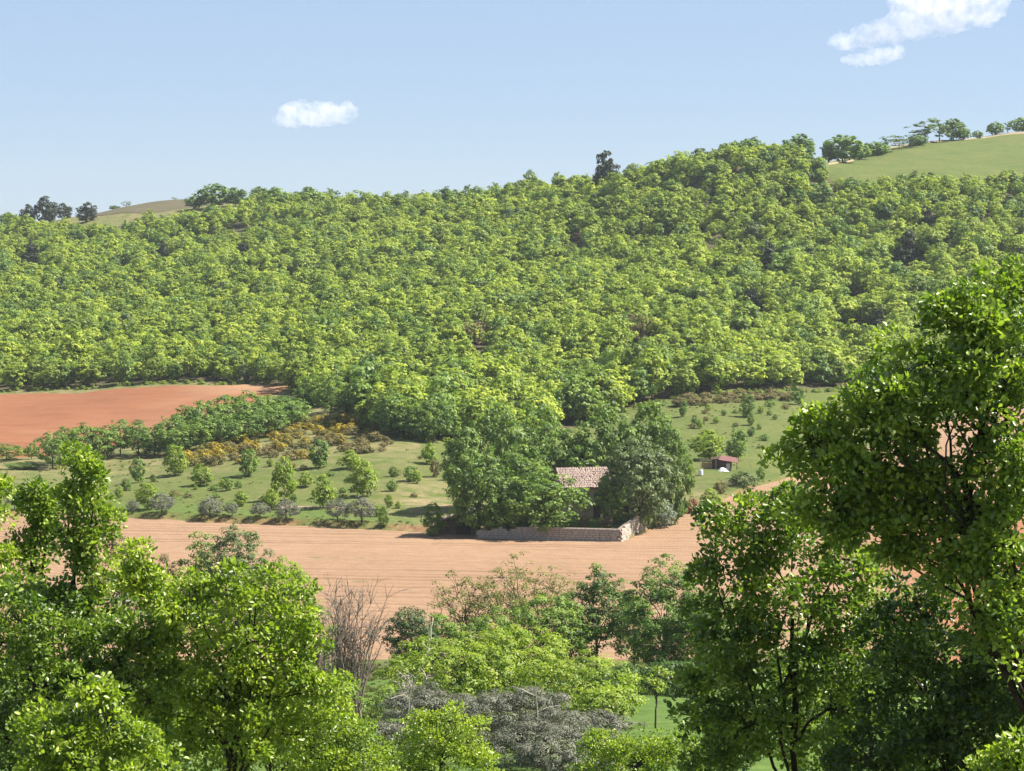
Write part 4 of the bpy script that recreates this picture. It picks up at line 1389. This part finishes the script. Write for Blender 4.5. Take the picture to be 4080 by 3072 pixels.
tp = np.concatenate([fill(9000, -30, 800, 345, 600, on_meadow), fill(2500, 0, 800, 205, 238, lambda u, Y, x: Y < 236 + 2 * np.sin(x)), fill(2500, 300, 760, 110, 205, lambda u, Y, x: (u < 600) | (Y > 180))])
instancer('grass_tufts', tp, hr.integers(0, 3, len(tp)), hr.uniform(0, 6.28, len(tp)), hr.uniform(.25, .6, len(tp)), [blades(1), blades(2), blades(3)], 'rough grass tufts on the meadows and field margins', 'grass')
# ------------------------------------------------------------------ trees between the field and the viewer (90-230 m away)
def mid(name, label, u, Y, wpx, vtop, m, seed, trunk_f=.12, n=12, dens=2.8, per=40, size=.20, clump=.50, lr=.27, cat='tree', tint=(.5, .2), twigs=40, bark=None, shell=.6, low=-1.0, depth=1.0, tmpl=T_KITE, group=None, **kw):
    x = ray(u, 600)[0] * Y
    z = float(ground(x, Y)) - .1
    w = wpx / FPX * Y; h = zat(vtop, Y) - z
    me = tree_meshes(name, w, h, h * trunk_f, n, clump, dens, per, size, m, seed, tmpl, lr, tint=tint, tr=max(.05, h * .018), twigs=twigs, bark=bark, shell=shell, low=low, **kw)
    return plant(name, me, label, cat, (x, Y, z), 0, 1, group)


mid('grey_green_tree', 'round grey-green tree at the near edge of the field', 237, 216, 92, 521, M_GREYG, 301, .15, 14, 2.8, 44, .19)
mid('hedge_tree', 'fresh green tree left against the round grey-green tree', 198, 219, 50, 528, M_FARM, 302, .12, 10)
mid('hedge_bush', 'olive-brown bush in front of the field, right of the tall near tree at left', 124, 226, 48, 532, M_HEATH, 303, .3, 9)
mid('hedge_bush', 'lower olive-brown bush between the field and the round grey-green tree', 168, 222, 62, 553, M_HEATH, 304, .2, 9)
mid('yellow_green_tree', 'yellow-green tree at the field edge, left of the bare shrub', 283, 195, 78, 552, M_BRIGHT, 305, .1, 13, tint=(.35, .18))
mid('field_bush', 'green bush just left of the bare stems', 316, 172, 50, 600, M_FARM, 306, .15, 8)
mid('dark_bush', 'dark olive-grey bush between the bare stems and the pale loose tree', 412, 216, 66, 604, M_GREYG, 307, .12, 9, tint=(.2, .15))
mid('loose_tree', 'loose brownish-green tree, left one of the pair against the field', 462, 226, 84, 568, M_ROBINIA, 308, .30, 10, 1.9, 20, .17, twigs=120, tint=(.45, .2), lr=.22)
mid('loose_tree', 'tall loose pale green tree, right one of the pair against the field', 524, 224, 112, 552, M_ROBINIA, 309, .28, 13, 2.0, 22, .17, twigs=160, tint=(.55, .2), lr=.2)
mid('field_tree', 'fresh green tree in front of the tall loose tree', 545, 208, 84, 590, M_FARM, 310, .08, 12, tint=(.6, .2))
mid('field_tree', 'low green tree in front of the left loose tree', 490, 212, 66, 606, M_FARM, 320, .2, 8, tint=(.5, .2))
mid('dark_tree', 'dark green tree with a bare lower trunk, right of the loose trees', 597, 212, 72, 566, M_FARM, 311, .22, 12, tint=(.28, .18), twigs=60)
mid('field_tree', 'leafy green tree at the field edge beside the dark near trees at right', 664, 206, 100, 556, M_FARM, 312, .08, 15, tint=(.5, .2))
mid('dark_tree', 'shady green tree half hidden behind the near trees at right', 706, 204, 90, 585, M_FARM, 321, .1, 13, tint=(.35, .2))
mid('hedge_bush', 'dark shady bush at the back of the bright grass, left one', 622, 186, 60, 664, M_FARM, 340, .05, 10, tint=(.25, .15))  # this and the next bush: hedge shade put into a dark leaf tint
mid('hedge_bush', 'dark shady bush at the back of the bright grass, right one', 676, 182, 80, 660, M_FARM, 341, .05, 12, tint=(.22, .15))
mid('field_tree', 'small green tree between the loose pale tree and the dark tree at the field edge', 570, 215, 62, 602, M_FARM, 344, .08, 10, tint=(.5, .2))
mid('field_tree', 'green tree between the dark tree and the leafy one at the field edge', 634, 214, 60, 596, M_FARM, 345, .18, 10, tint=(.4, .2))
mid('field_tree', 'low green bush between the dark olive-grey bush and the left loose tree', 444, 221, 56, 612, M_FARM, 346, .06, 10, tint=(.55, .2))
G_D = 'yellow-green crowns in the middle of the valley'
mid('spreading_tree', 'broad bright yellow-green crown in the middle, left half', 452, 163, 140, 634, M_BRIGHT, 313, .12, 13, 2.8, 44, .19, clump=.55, lr=.22, tint=(.6, .2), group=G_D)
mid('spreading_tree', 'broad bright yellow-green crown in the middle, highest part', 512, 168, 140, 624, M_BRIGHT, 314, .12, 13, 2.8, 44, .19, clump=.55, lr=.22, tint=(.55, .2), group=G_D)
mid('spreading_tree', 'bright yellow-green crown falling to the right of the broad one', 576, 158, 120, 655, M_BRIGHT, 315, .1, 12, 2.8, 44, .19, clump=.55, lr=.22, tint=(.55, .2), group=G_D)
mid('spreading_tree', 'low yellow-green bush at the lower right of the broad crowns', 606, 140, 84, 690, M_BRIGHT, 322, .1, 10, 2.8, 44, .18, clump=.50, lr=.24, tint=(.6, .2), group=G_D)
mid('green_shrub', 'fresh green shrub growing among the bare stems', 335, 128, 70, 676, M_FARM, 323, .1, 9, 2.6, 40, .15, tint=(.7, .2))
mid('green_shrub', 'small green shrub right of the bare stems', 392, 140, 46, 686, M_FARM, 324, .1, 7, 2.6, 40, .15, tint=(.65, .2))
mid('young_tree', 'young pale green tree with a thin bare stem on the bright grass', 656, 132, 40, 664, M_BRIGHT, 316, .52, 6, 1.6, 20, .15, clump=.34, tint=(.65, .2), lr=.24)
G_G = 'big grey olives in front'
mid('olive_tree', 'big grey olive in front, with a pale dead stem before it', 522, 119, 128, 688, M_OLIVE, 317, .15, 11, 3.2, 70, .125, clump=.34, tmpl=T_SLIM, bark=M_BARKD, cat='olive tree', tint=(.40, .2), group=G_G)
mid('olive_tree', 'grey olive in front, right of the one with the dead stem', 588, 121, 96, 712, M_OLIVE, 318, .15, 9, 3.2, 70, .125, clump=.34, tmpl=T_SLIM, bark=M_BARKD, cat='olive tree', tint=(.35, .2), group=G_G)
mid('olive_tree', 'grey olive in front, left of the one with the dead stem', 428, 124, 108, 686, M_OLIVE, 319, .15, 10, 3.2, 70, .125, clump=.34, tmpl=T_SLIM, bark=M_BARKD, cat='olive tree', tint=(.42, .2), group=G_G)

mid('olive_tree', 'nearest grey olive at the bottom edge, below the one with the dead stem', 556, 101, 150, 722, M_OLIVE, 342, .05, 13, 3.2, 70, .125, clump=.34, tmpl=T_SLIM, bark=M_BARKD, cat='olive tree', tint=(.40, .2), group=G_G)
mid('olive_tree', 'low grey olive beside the bare shrub at the bottom edge', 392, 106, 90, 724, M_OLIVE, 343, .05, 11, 3.2, 70, .125, clump=.34, tmpl=T_SLIM, bark=M_BARKD, cat='olive tree', tint=(.40, .2), group=G_G)


# ------------------------------------------------------------------ bare shrub and dead stems
def bare_shrub(label, u, Y, vtop, wpx, n, seed, m=M_TWIG):
    r = np.random.default_rng(seed)
    x = ray(u, 650)[0] * Y
    z = float(ground(x, Y)) - .1
    h = zat(vtop, Y) - z; w = wpx / FPX * Y
    o = thing('bare_shrub', label, 'shrub', (x, Y, z))
    for k in range(n):
        W = Wood()
        hh = h * r.uniform(.55, 1.0)
        bx, by = r.normal(0, w * .13), r.normal(0, w * .13)
        tx, ty = bx + r.normal(.0, w * .20), by + r.normal(0, w * .2)
        t = np.linspace(0, 1, 10)
        bend = r.normal(.12, .2)
        pts = np.column_stack([bx + (tx - bx) * t + bend * w * .5 * t ** 3, by + (ty - by) * t, hh * (t - .12 * abs(bend) * t ** 4)])
        pts[:, :2] += np.cumsum(r.normal(0, .035, (10, 2)), 0)
        W.tube(pts, .058 * (1 - t * .82) * r.uniform(.6, 1.2), 4)
        for j in range(int(r.integers(8, 16))):
            i = int(r.integers(3, 9))
            d = np.array((r.normal(0, .5), r.normal(0, .5), r.uniform(.2, 1.2)))
            ln = hh * r.uniform(.06, .24)
            tp = pts[i] + d / np.linalg.norm(d) * ln
            tw = W.limb(pts[i], tp,   .022, .009, 3, 4, .12, r)
            for q in range(2):
                d2 = d + r.normal(0, .6, 3)
                W.limb(tw[2], tw[2] + d2 / np.linalg.norm(d2) * ln * .5,   .014, .007, 3, 3, .1, r)
        link('stem', W.mesh('stem', m), o)
    return o


bare_shrub('tall bare leafless shrub of upright brown stems before the ploughed field', 346, 142, 575, 78, 46, 401)
bare_shrub('low tangle of bare grey-brown stems behind the tall bare shrub', 318, 150, 628, 60, 16, 402)
bare_shrub('small leafless shrub with pale twigs behind the left grey olive', 412, 127, 668, 50, 10, 403, M_DEAD)


def dead_stem(label, pix, Y, r0, seed, twigs=6):
    r = np.random.default_rng(seed)
    P = np.array([at(u, v, Y) for u, v in pix])
    g = float(ground(P[0, 0], Y))
    P = np.vstack([(P[0, 0], Y, g - .1), P])
    o = thing('dead_stem', label, 'dead tree', (P[0, 0], Y, g))
    P = P - np.array((P[0, 0], Y, g))
    t = np.linspace(0, 1, 14)
    d = np.concatenate([[0], np.cumsum(np.linalg.norm(np.diff(P, axis=0), axis=1))]); d /= d[-1]
    Q = np.column_stack([np.interp(t, d, P[:, k]) for k in range(3)])
    Q[:, 1] += np.cumsum(r.normal(0, .03, 14))
    W = Wood(); W.tube(Q, r0 * (1 - .75 * t), 6)
    for k in range(twigs):
        i = int(r.integers(5, 13))
        dd = np.array((r.normal(0, 1), r.normal(0, .6), r.uniform(.1, .9)))
        W.limb(Q[i], Q[i] + dd / np.linalg.norm(dd) * r.uniform(.4, 1.8), r0 * .35, .008, 4, 5, .14, r)
    link('trunk', W.mesh('trunk', M_DEAD), o)


dead_stem('crooked pale dead stem in front of the big grey olive', [(524, 768), (530, 745), (538, 725), (537, 705), (535, 680)], 112, .055, 411, 5)
dead_stem('leaning pale dead stem with bare side branches left of the broad crown', [(395, 745), (408, 722), (410, 690), (423, 665), (431, 640), (430, 617)], 116, .042, 412, 8)
dead_stem('thin pale dead stem right of the crooked one', [(579, 771), (577, 750), (574, 735)], 112, .028, 413, 2)


# ------------------------------------------------------------------ near trees (40-90 m away): single leaves show
def near_tree(name, label, base_u, Y, lobes_px, m, seed, clump=.28, clumps=3.0, per=62, size=.108, tint=(.45, .2), twigs=500, bark=M_BARKD, tr=.10, limbs=(), group=None, squash=.85, fill=.84, shell=.45, low=-1.2):
    """lobes_px: (u, v, radius px, metres nearer (-) or farther (+) than the trunk)"""
    r = np.random.default_rng(seed)
    bx = ray(base_u, 800)[0] * Y
    gz = float(ground(bx, Y))
    base = np.array((bx, Y, gz))
    lb = []
    for u, v, rp, dy in lobes_px:
        p = at(u, v, Y + dy) - base
        s = rp / FPX * (Y + dy)
        lb.append((p[0], p[1], p[2], s * fill, s * fill * 1.12, s * fill * squash))
        for q in range(3):      # ragged outer sprays
            d = nrm(r.normal(0, 1, 3))
            k = r.uniform(.35, .55)
            lb.append((p[0] + d[0] * s * .95, p[1] + d[1] * s * .95, p[2] + d[2] * s * .9, s * k, s * k, s * k * squash))
    lb = np.array(lb)
    V, F, t, C = crown(lb, clump, clumps * 1.25, per, size, T_LEAF, r, flat=.8, shell=shell, low=low, tint=tint, wild=1.25, along=.7, up=.28)
    W = skeleton(lb[::8], r, tr, C, 6, twig_n=twigs, twig_r=.011, fork=max(.8, (lb[:, 2] - lb[:, 5]).min() * .8))
    for (pp, r0) in limbs:
        P = np.array([at(u, v, Y + dy) - base for u, v, dy in pp])
        tt = np.linspace(0, 1, 12); d = np.linspace(0, 1, len(P))
        Q = np.column_stack([np.interp(tt, d, P[:, k]) for k in range(3)])
        Q[1:-1] += r.normal(0, .02, (10, 3))
        W.tube(Q, r0 * (1 - .65 * tt), 6)
    o = thing(name, label, 'tree', tuple(base), 0, 1, group)
    link('crown', mesh_from('crown', V, F, m, {'tint': t}), o)
    link('trunk', W.mesh('trunk', bark), o)
    return len(F)


G_N = 'near oaks framing the view'
NT = 0
# right: tall oak reaching the right picture edge
NT += near_tree('near_oak', 'tall oak filling the right edge, its leaves showing gaps onto the red soil', 1068, 38, [
    (1010, 292, 24, 0), (1024, 330, 44, .3), (1060, 300, 50, .5), (1078, 380, 60, .6), (950, 312, 20, -.3), (968, 300, 14, -.2), (990, 345, 26, 0),
    (945, 350, 30, .2), (905, 372, 36, 0), (955, 385, 36, .4), (1000, 385, 34, .3), (865, 395, 32, -.2), (900, 420, 38, .2), (850, 432, 34, 0), (812, 440, 26, -.3),
    (798, 470, 22, -.2), (830, 478, 28, .1), (880, 465, 34, .3), (930, 440, 28, .4), (845, 515, 22, .2), (905, 505, 26, .5),
    (1012, 440, 30, 0), (1040, 480, 44, .2), (985, 470, 22, -.3), (1010, 510, 30, -.2), (1040, 560, 46, .2), (1000, 560, 24, .3), (960, 525, 22, .6), (925, 400, 34, -.4), (970, 360, 34, -.5), (880, 440, 34, -.4), (1015, 400, 40, -.5), (1020, 610, 34, -.4), (820, 505, 18, 0), (985, 600, 30, -.3), (1010, 650, 36, -.3), (970, 570, 24, -.2), (1000, 330, 22, -.6), (930, 360, 28, -.4), (880, 405, 28, -.4), (965, 395, 24, -.5), (840, 460, 22, -.3), (1002, 470, 26, -.6), (1022, 545, 32, -.6), (985, 548, 20, -.5), (1015, 500, 24, -.6), (872, 470, 13, 0), (905, 490, 14, .1), (935, 478, 13, 0), (915, 518, 13, .2), (885, 520, 12, 0), (950, 505, 13, .1), (860, 500, 13, .2), (925, 545, 13, 0), (978, 525, 14, .1), (895, 545, 12, .2), (955, 560, 13, .1), (845, 535, 12, 0)],
    M_OAK, 501, fill=.70, tint=(.58, .2), clumps=1.65, tr=.09, limbs=[([(1030, 720, 0), (1010, 680, 0), (975, 630, .1), (965, 580, .1), (962, 520, .2), (950, 460, .2), (905, 430, .2)], .055),
                                        ([(985, 650, .1), (978, 590, .1), (955, 560, .2), (905, 530, .3), (870, 500, .2)], .035),
                                        ([(1000, 470, 0), (985, 440, 0), (978, 410, 0), (985, 380, 0)], .028), ([(985, 440, 0), (970, 418, .1), (955, 405, .1)], .016)], group=G_N)
# right: bushy oak in front of it, lower left
NT += near_tree('near_oak', 'bushy oak with a bright sunlit top at the lower right, before the ploughed field', 800, 46, [
    (770, 520, 36, 0), (730, 545, 34, -.2), (715, 575, 24, -.2), (800, 545, 44, 0), (845, 560, 34, .2), (755, 590, 40, 0), (800, 610, 46, -.3), (850, 610, 38, 0),
    (735, 640, 40, .2), (780, 660, 46, 0), (840, 670, 46, -.2), (720, 690, 34, .1), (760, 720, 46, 0), (820, 740, 50, 0), (880, 650, 34, .3), (705, 740, 40, 0), (790, 500, 20, .1)],
    M_OAK, 502, clumps=2.9, tint=(.52, .2), twigs=500, group=G_N)
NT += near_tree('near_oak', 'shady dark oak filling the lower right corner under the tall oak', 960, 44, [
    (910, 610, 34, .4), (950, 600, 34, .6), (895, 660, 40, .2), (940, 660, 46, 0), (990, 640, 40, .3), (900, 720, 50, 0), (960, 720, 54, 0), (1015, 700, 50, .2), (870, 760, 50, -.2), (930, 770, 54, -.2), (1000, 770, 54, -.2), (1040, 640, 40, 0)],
    M_OAK, 503, clumps=2.6, tint=(.22, .18), twigs=400, limbs=[([(1024, 690, -.4), (1000, 655, -.4), (975, 628, -.4), (955, 605, -.3)], .045)], group=G_N)  # low tint: the shade in this corner is partly put into the leaf colour
NT += near_tree('near_oak', 'bright sunlit leaf tip poking in at the lower right corner', 1030, 34, [(1018, 752, 16, 0), (1030, 770, 22, 0), (1005, 775, 14, 0)], M_OAKB, 504, tint=(.6, .2), twigs=40, tr=.04, group=G_N)
# left: tall slender oak and the trees below it
NT += near_tree('near_oak', 'tall slender oak at the left whose narrow top rises above the field', 78, 52, [
    (78, 466, 15, 0), (88, 480, 17, .1), (72, 490, 14, -.1), (84, 505, 18, 0), (95, 522, 16, .1), (76, 530, 16, 0), (90, 545, 18, 0), (70, 560, 18, .2), (98, 565, 16, 0), (80, 590, 24, 0), (50, 600, 26, 0), (100, 612, 24, 0), (70, 640, 36, 0)],
    M_OAK, 505, clumps=2.4, tint=(.58, .2), twigs=300, limbs=[([(86, 640, 0), (84, 580, 0), (90, 540, 0), (92, 500, 0), (84, 465, 0)], .04)], group=G_N)
NT += near_tree('near_oak', 'small pointed oak top left of the slender oak', 34, 54, [(34, 496, 10, 0), (30, 510, 13, 0), (38, 522, 13, .1), (28, 545, 15, 0), (40, 565, 18, 0), (22, 590, 24, 0)], M_OAK, 506, clumps=2.4, tint=(.6, .2), twigs=120, group=G_N)
NT += near_tree('near_oak', 'leafy oak cut by the left picture edge beside the pointed oak top', -14, 53, [(-6, 490, 11, 0), (-3, 520, 12, 0), (-4, 560, 18, 0), (6, 605, 28, 0), (-20, 640, 44, 0)], M_OAKB, 507, clumps=2.6, tint=(.5, .2), twigs=120, group=G_N)
NT += near_tree('near_oak', 'shady oak mass at the left below the slender oak', 60, 50, [
    (20, 625, 36, 0), (60, 640, 40, .4), (110, 640, 34, .2), (140, 632, 22, .3), (30, 680, 44, 0), (85, 700, 44, .3), (130, 680, 36, .3), (150, 650, 26, .2), (10, 740, 44, 0), (60, 750, 40, .2)],
    M_OAK, 508, clumps=2.5, tint=(.42, .2), twigs=400, limbs=[([(90, 740, 0), (100, 690, 0), (120, 660, 0), (135, 630, .1)], .05), ([(30, 760, 0), (34, 700, 0), (30, 640, 0)], .05)], group=G_N)
NT += near_tree('near_oak', 'bright yellow-green oak left of the bare stems, dark branches underneath', 232, 50, [
    (190, 592, 24, 0), (225, 592, 26, .2), (262, 590, 25, 0), (290, 604, 24, 0), (172, 615, 24, 0), (210, 610, 32, -.2), (250, 612, 34, -.2), (290, 625, 28, 0), (305, 650, 22, .1), (180, 645, 28, 0), (230, 650, 30, .2),
    (275, 660, 32, 0), (300, 690, 26, .1), (190, 690, 26, .2), (160, 660, 24, .3), (250, 690, 22, .3), (282, 715, 26, .3), (180, 722, 26, .3), (212, 690, 20, -.4), (258, 668, 22, -.5), (150, 700, 26, .2), (310, 668, 20, 0), (215, 718, 18, -.7), (262, 702, 18, -.7), (192, 708, 18, -.6), (240, 735, 20, -.7), (205, 735, 30, .5), (252, 742, 28, .5), (295, 735, 28, .4), (150, 735, 30, .5), (330, 690, 24, .2)],
    M_OAKB, 509, clumps=2.2, tint=(.52, .2), twigs=400, limbs=[([(228, 771, 0), (232, 730, 0), (238, 690, 0), (232, 650, 0), (215, 610, 0)], .05), ([(205, 750, .2), (210, 700, .2), (205, 660, .2), (185, 620, .2)], .035),
                                                               ([(236, 700, 0), (262, 660, 0), (278, 625, 0)], .03)], group=G_N)
NT += near_tree('near_oak', 'thin young oak shoot before the reddish gap, left of the bright oak', 142, 56, [(136, 562, 13, 0), (142, 580, 13, 0), (128, 575, 11, 0), (150, 600, 14, .1), (158, 580, 10, 0)], M_OAKB, 510, clumps=2.2, tint=(.6, .2), twigs=60, tr=.05, group=G_N)
NT += near_tree('near_oak', 'bright bushy oak at the bottom left, before the shady oak mass', 92, 42, [
    (60, 740, 34, 0), (95, 715, 26, 0), (115, 735, 30, 0), (80, 770, 44, 0), (130, 770, 36, .1), (30, 775, 36, 0), (150, 755, 24, .2), (88, 690, 14, 0)],
    M_OAKB, 511, clumps=3.0, tint=(.55, .2), twigs=200, group=G_N)
NT += near_tree('near_oak', 'bright leafy oak crown along the bottom, left of the middle', 275, 58, [
    (240, 715, 24, 0), (212, 722, 26, .1), (280, 705, 22, 0), (215, 745, 30, .2), (255, 725, 30, 0), (300, 715, 30, 0), (335, 728, 28, 0), (360, 750, 30, .1), (280, 755, 40, -.2), (325, 765, 40, -.2), (230, 775, 34, 0), (375, 775, 30, 0)],
    M_OAKB, 512, clumps=3.0, tint=(.58, .2), twigs=300, size=.085, group=G_N)
NT += near_tree('near_oak', 'bright leafy oak crown at the bottom middle, before the grey olives', 440, 80, [
    (455, 722, 18, 0), (435, 738, 24, 0), (470, 745, 22, 0), (405, 752, 24, .2), (445, 765, 30, -.2), (485, 765, 22, 0), (395, 775, 24, 0), (420, 722, 10, 0)],
    M_OAKB, 513, clumps=3.0, tint=(.58, .2), twigs=200, size=.10, clump=.30, group=G_N)
NT += near_tree('near_oak', 'bright leafy oak crown at the bottom, right of the grey olives', 625, 84, [
    (606, 745, 22, 0), (635, 745, 20, .2), (660, 756, 22, 0), (590, 760, 22, 0), (630, 765, 30, -.2), (680, 760, 26, .2), (700, 756, 18, 0)],
    M_OAKB, 514, clumps=3.0, tint=(.56, .2), twigs=200, size=.10, clump=.30, group=G_N)
NT += near_tree('near_oak', 'oak standing at the right just past the picture edge, shading the lower right corner', 1190, 43, [
    (1110, 420, 50, 0), (1160, 380, 60, .3), (1220, 400, 60, 0), (1120, 500, 60, -.3), (1180, 480, 70, 0), (1250, 500, 60, .2), (1100, 590, 60, 0), (1170, 600, 70, .2), (1240, 610, 60, 0), (1110, 690, 60, .1), (1180, 700, 70, 0)],
    M_OAK, 520, clumps=2.2, tint=(.45, .2), twigs=100, group=G_N)
print('NEAR LEAF FACES', NT)

# shrubs of the slope between the near trees and the valley floor
G_S = 'shrubs on the near slope'
US_ = np.random.default_rng(77)
for k, (u, Y, w, vt_, lab) in enumerate([
    (20, 78, 110, 640, 'leafy slope shrub at the left picture edge under the near oaks'),
    (95, 84, 100, 655, 'leafy slope shrub behind the shady oak mass at left'),
    (160, 76, 100, 648, 'leafy slope shrub between the shady oak mass and the bright oak'),
    (300, 92, 100, 672, 'leafy slope shrub behind the bright oak, near the bare stems'),
    (330, 84, 80, 705, 'leafy slope shrub under the bare stems'),
    (735, 88, 110, 632, 'leafy slope shrub behind the bushy oak at the lower right'),
    (800, 96, 110, 615, 'leafy slope shrub in the shade of the bushy oak at the lower right'),
    (870, 90, 110, 610, 'leafy slope shrub between the bushy oak and the shady dark oak'),
    (930, 84, 120, 612, 'leafy slope shrub behind the shady dark oak'),
    (1005, 88, 120, 620, 'leafy slope shrub at the right picture edge'),
    (716, 92, 60, 706, 'leafy slope shrub left of the bushy oak by the bright grass')]):
    mid('slope_shrub', lab, u, Y, w, vt_, M_FARM if k % 3 else M_OAK, 330 + k, .05, 12, 2.8, 44, .14, clump=.38, lr=.24, cat='shrub', tint=(.45, .2), twigs=20, group=G_S)

# ------------------------------------------------------------------ clouds (real volumes far beyond the ridge)
def cloud(label, puffs, Y, dens, seed):
    """puffs: (u, v, radius px along, radius px up)"""
    r = np.random.default_rng(seed)
    c = at(np.mean([p[0] for p in puffs]), np.mean([p[1] for p in puffs]), Y)
    bm = bmesh.new()
    for (u, v, ru, rv) in puffs:
        p = at(u, v, Y + r.uniform(-6, 6)) - c
        M = Matrix.Translation(p) @ Matrix.Diagonal((ru / FPX * Y, ru / FPX * Y * .8, rv / FPX * Y, 1))
        bmesh.ops.create_icosphere(bm, subdivisions=3, radius=1, matrix=M)
    me = bpy.data.meshes.new('cloud')
    bm.to_mesh(me); bm.free()
    m, nt, out = mat('cloud_vapour')
    vol = N(nt, 'ShaderNodeVolumePrincipled')
    vol.inputs['Color'].default_value = (1, .96, .935, 1)
    vol.inputs['Anisotropy'].default_value = .0
    tc = N(nt, 'ShaderNodeTexCoord').outputs['Object']
    f = noise(nt, tc, .05, 8, .68)
    mr = N(nt, 'ShaderNodeMapRange')
    L(nt, f, mr.inputs[0])
    mr.inputs[1].default_value = .42; mr.inputs[2].default_value = .60
    mr.inputs[3].default_value = 0; mr.inputs[4].default_value = dens
    L(nt, mr.outputs[0], vol.inputs['Density'])
    L(nt, vol.outputs[0], out.inputs['Volume'])
    me.materials.append(m)
    o = link('cloud', me, None, tuple(c))
    md = o.modifiers.new('union', 'REMESH'); md.mode = 'VOXEL'; md.voxel_size = 1.8
    tx = bpy.data.textures.new('puff', 'CLOUDS'); tx.noise_scale = 11; tx.noise_depth = 5
    dp = o.modifiers.new('puff', 'DISPLACE'); dp.texture = tx; dp.strength = 16; dp.mid_level = .5; dp.texture_coords = 'LOCAL'
    tag(o, label, 'cloud')


cloud('small flat white cloud alone in the left half of the sky', [(296, 119, 24, 8), (318, 118, 26, 9), (300, 110, 22, 9), (325, 110, 20, 9), (347, 112, 12, 10.5), (338, 115, 16, 8)], 3500, .018, 1)
cloud('large white cloud cut by the top edge at upper right', [(845, 42, 18, 9), (868, 36, 20, 12), (890, 30, 22, 14), (915, 20, 30, 20), (945, 10, 34, 26), (975, 2, 34, 26), (925, 0, 36, 16), (900, 2, 14, 9), (990, -12, 30, 18)], 3600, .017, 2)
cloud('small white cloud under the large one at upper right', [(855, 60, 15, 6), (875, 57, 18, 9), (893, 53, 12, 9)], 3500, .019, 3)

# ------------------------------------------------------------------ thin air between here and the ridge
bm = bmesh.new()
bmesh.ops.create_cube(bm, size=1)
for v in bm.verts:
    v.co = Vector((v.co.x * 3400, v.co.y * 2480 + 1150, -14 if v.co.z < 0 else 128))
me = bpy.data.meshes.new('haze'); bm.to_mesh(me); bm.free()
m, nt, out = mat('haze')
vol = N(nt, 'ShaderNodeVolumePrincipled')
vol.inputs['Color'].default_value = (.80, .90, 1.0, 1)
vol.inputs['Density'].default_value = .00005
vol.inputs['Anisotropy'].default_value = .2
L(nt, vol.outputs[0], out.inputs['Volume'])
me.materials.append(m)
tag(link('haze', me), 'thin blue air over the valley', 'haze', kind='stuff')
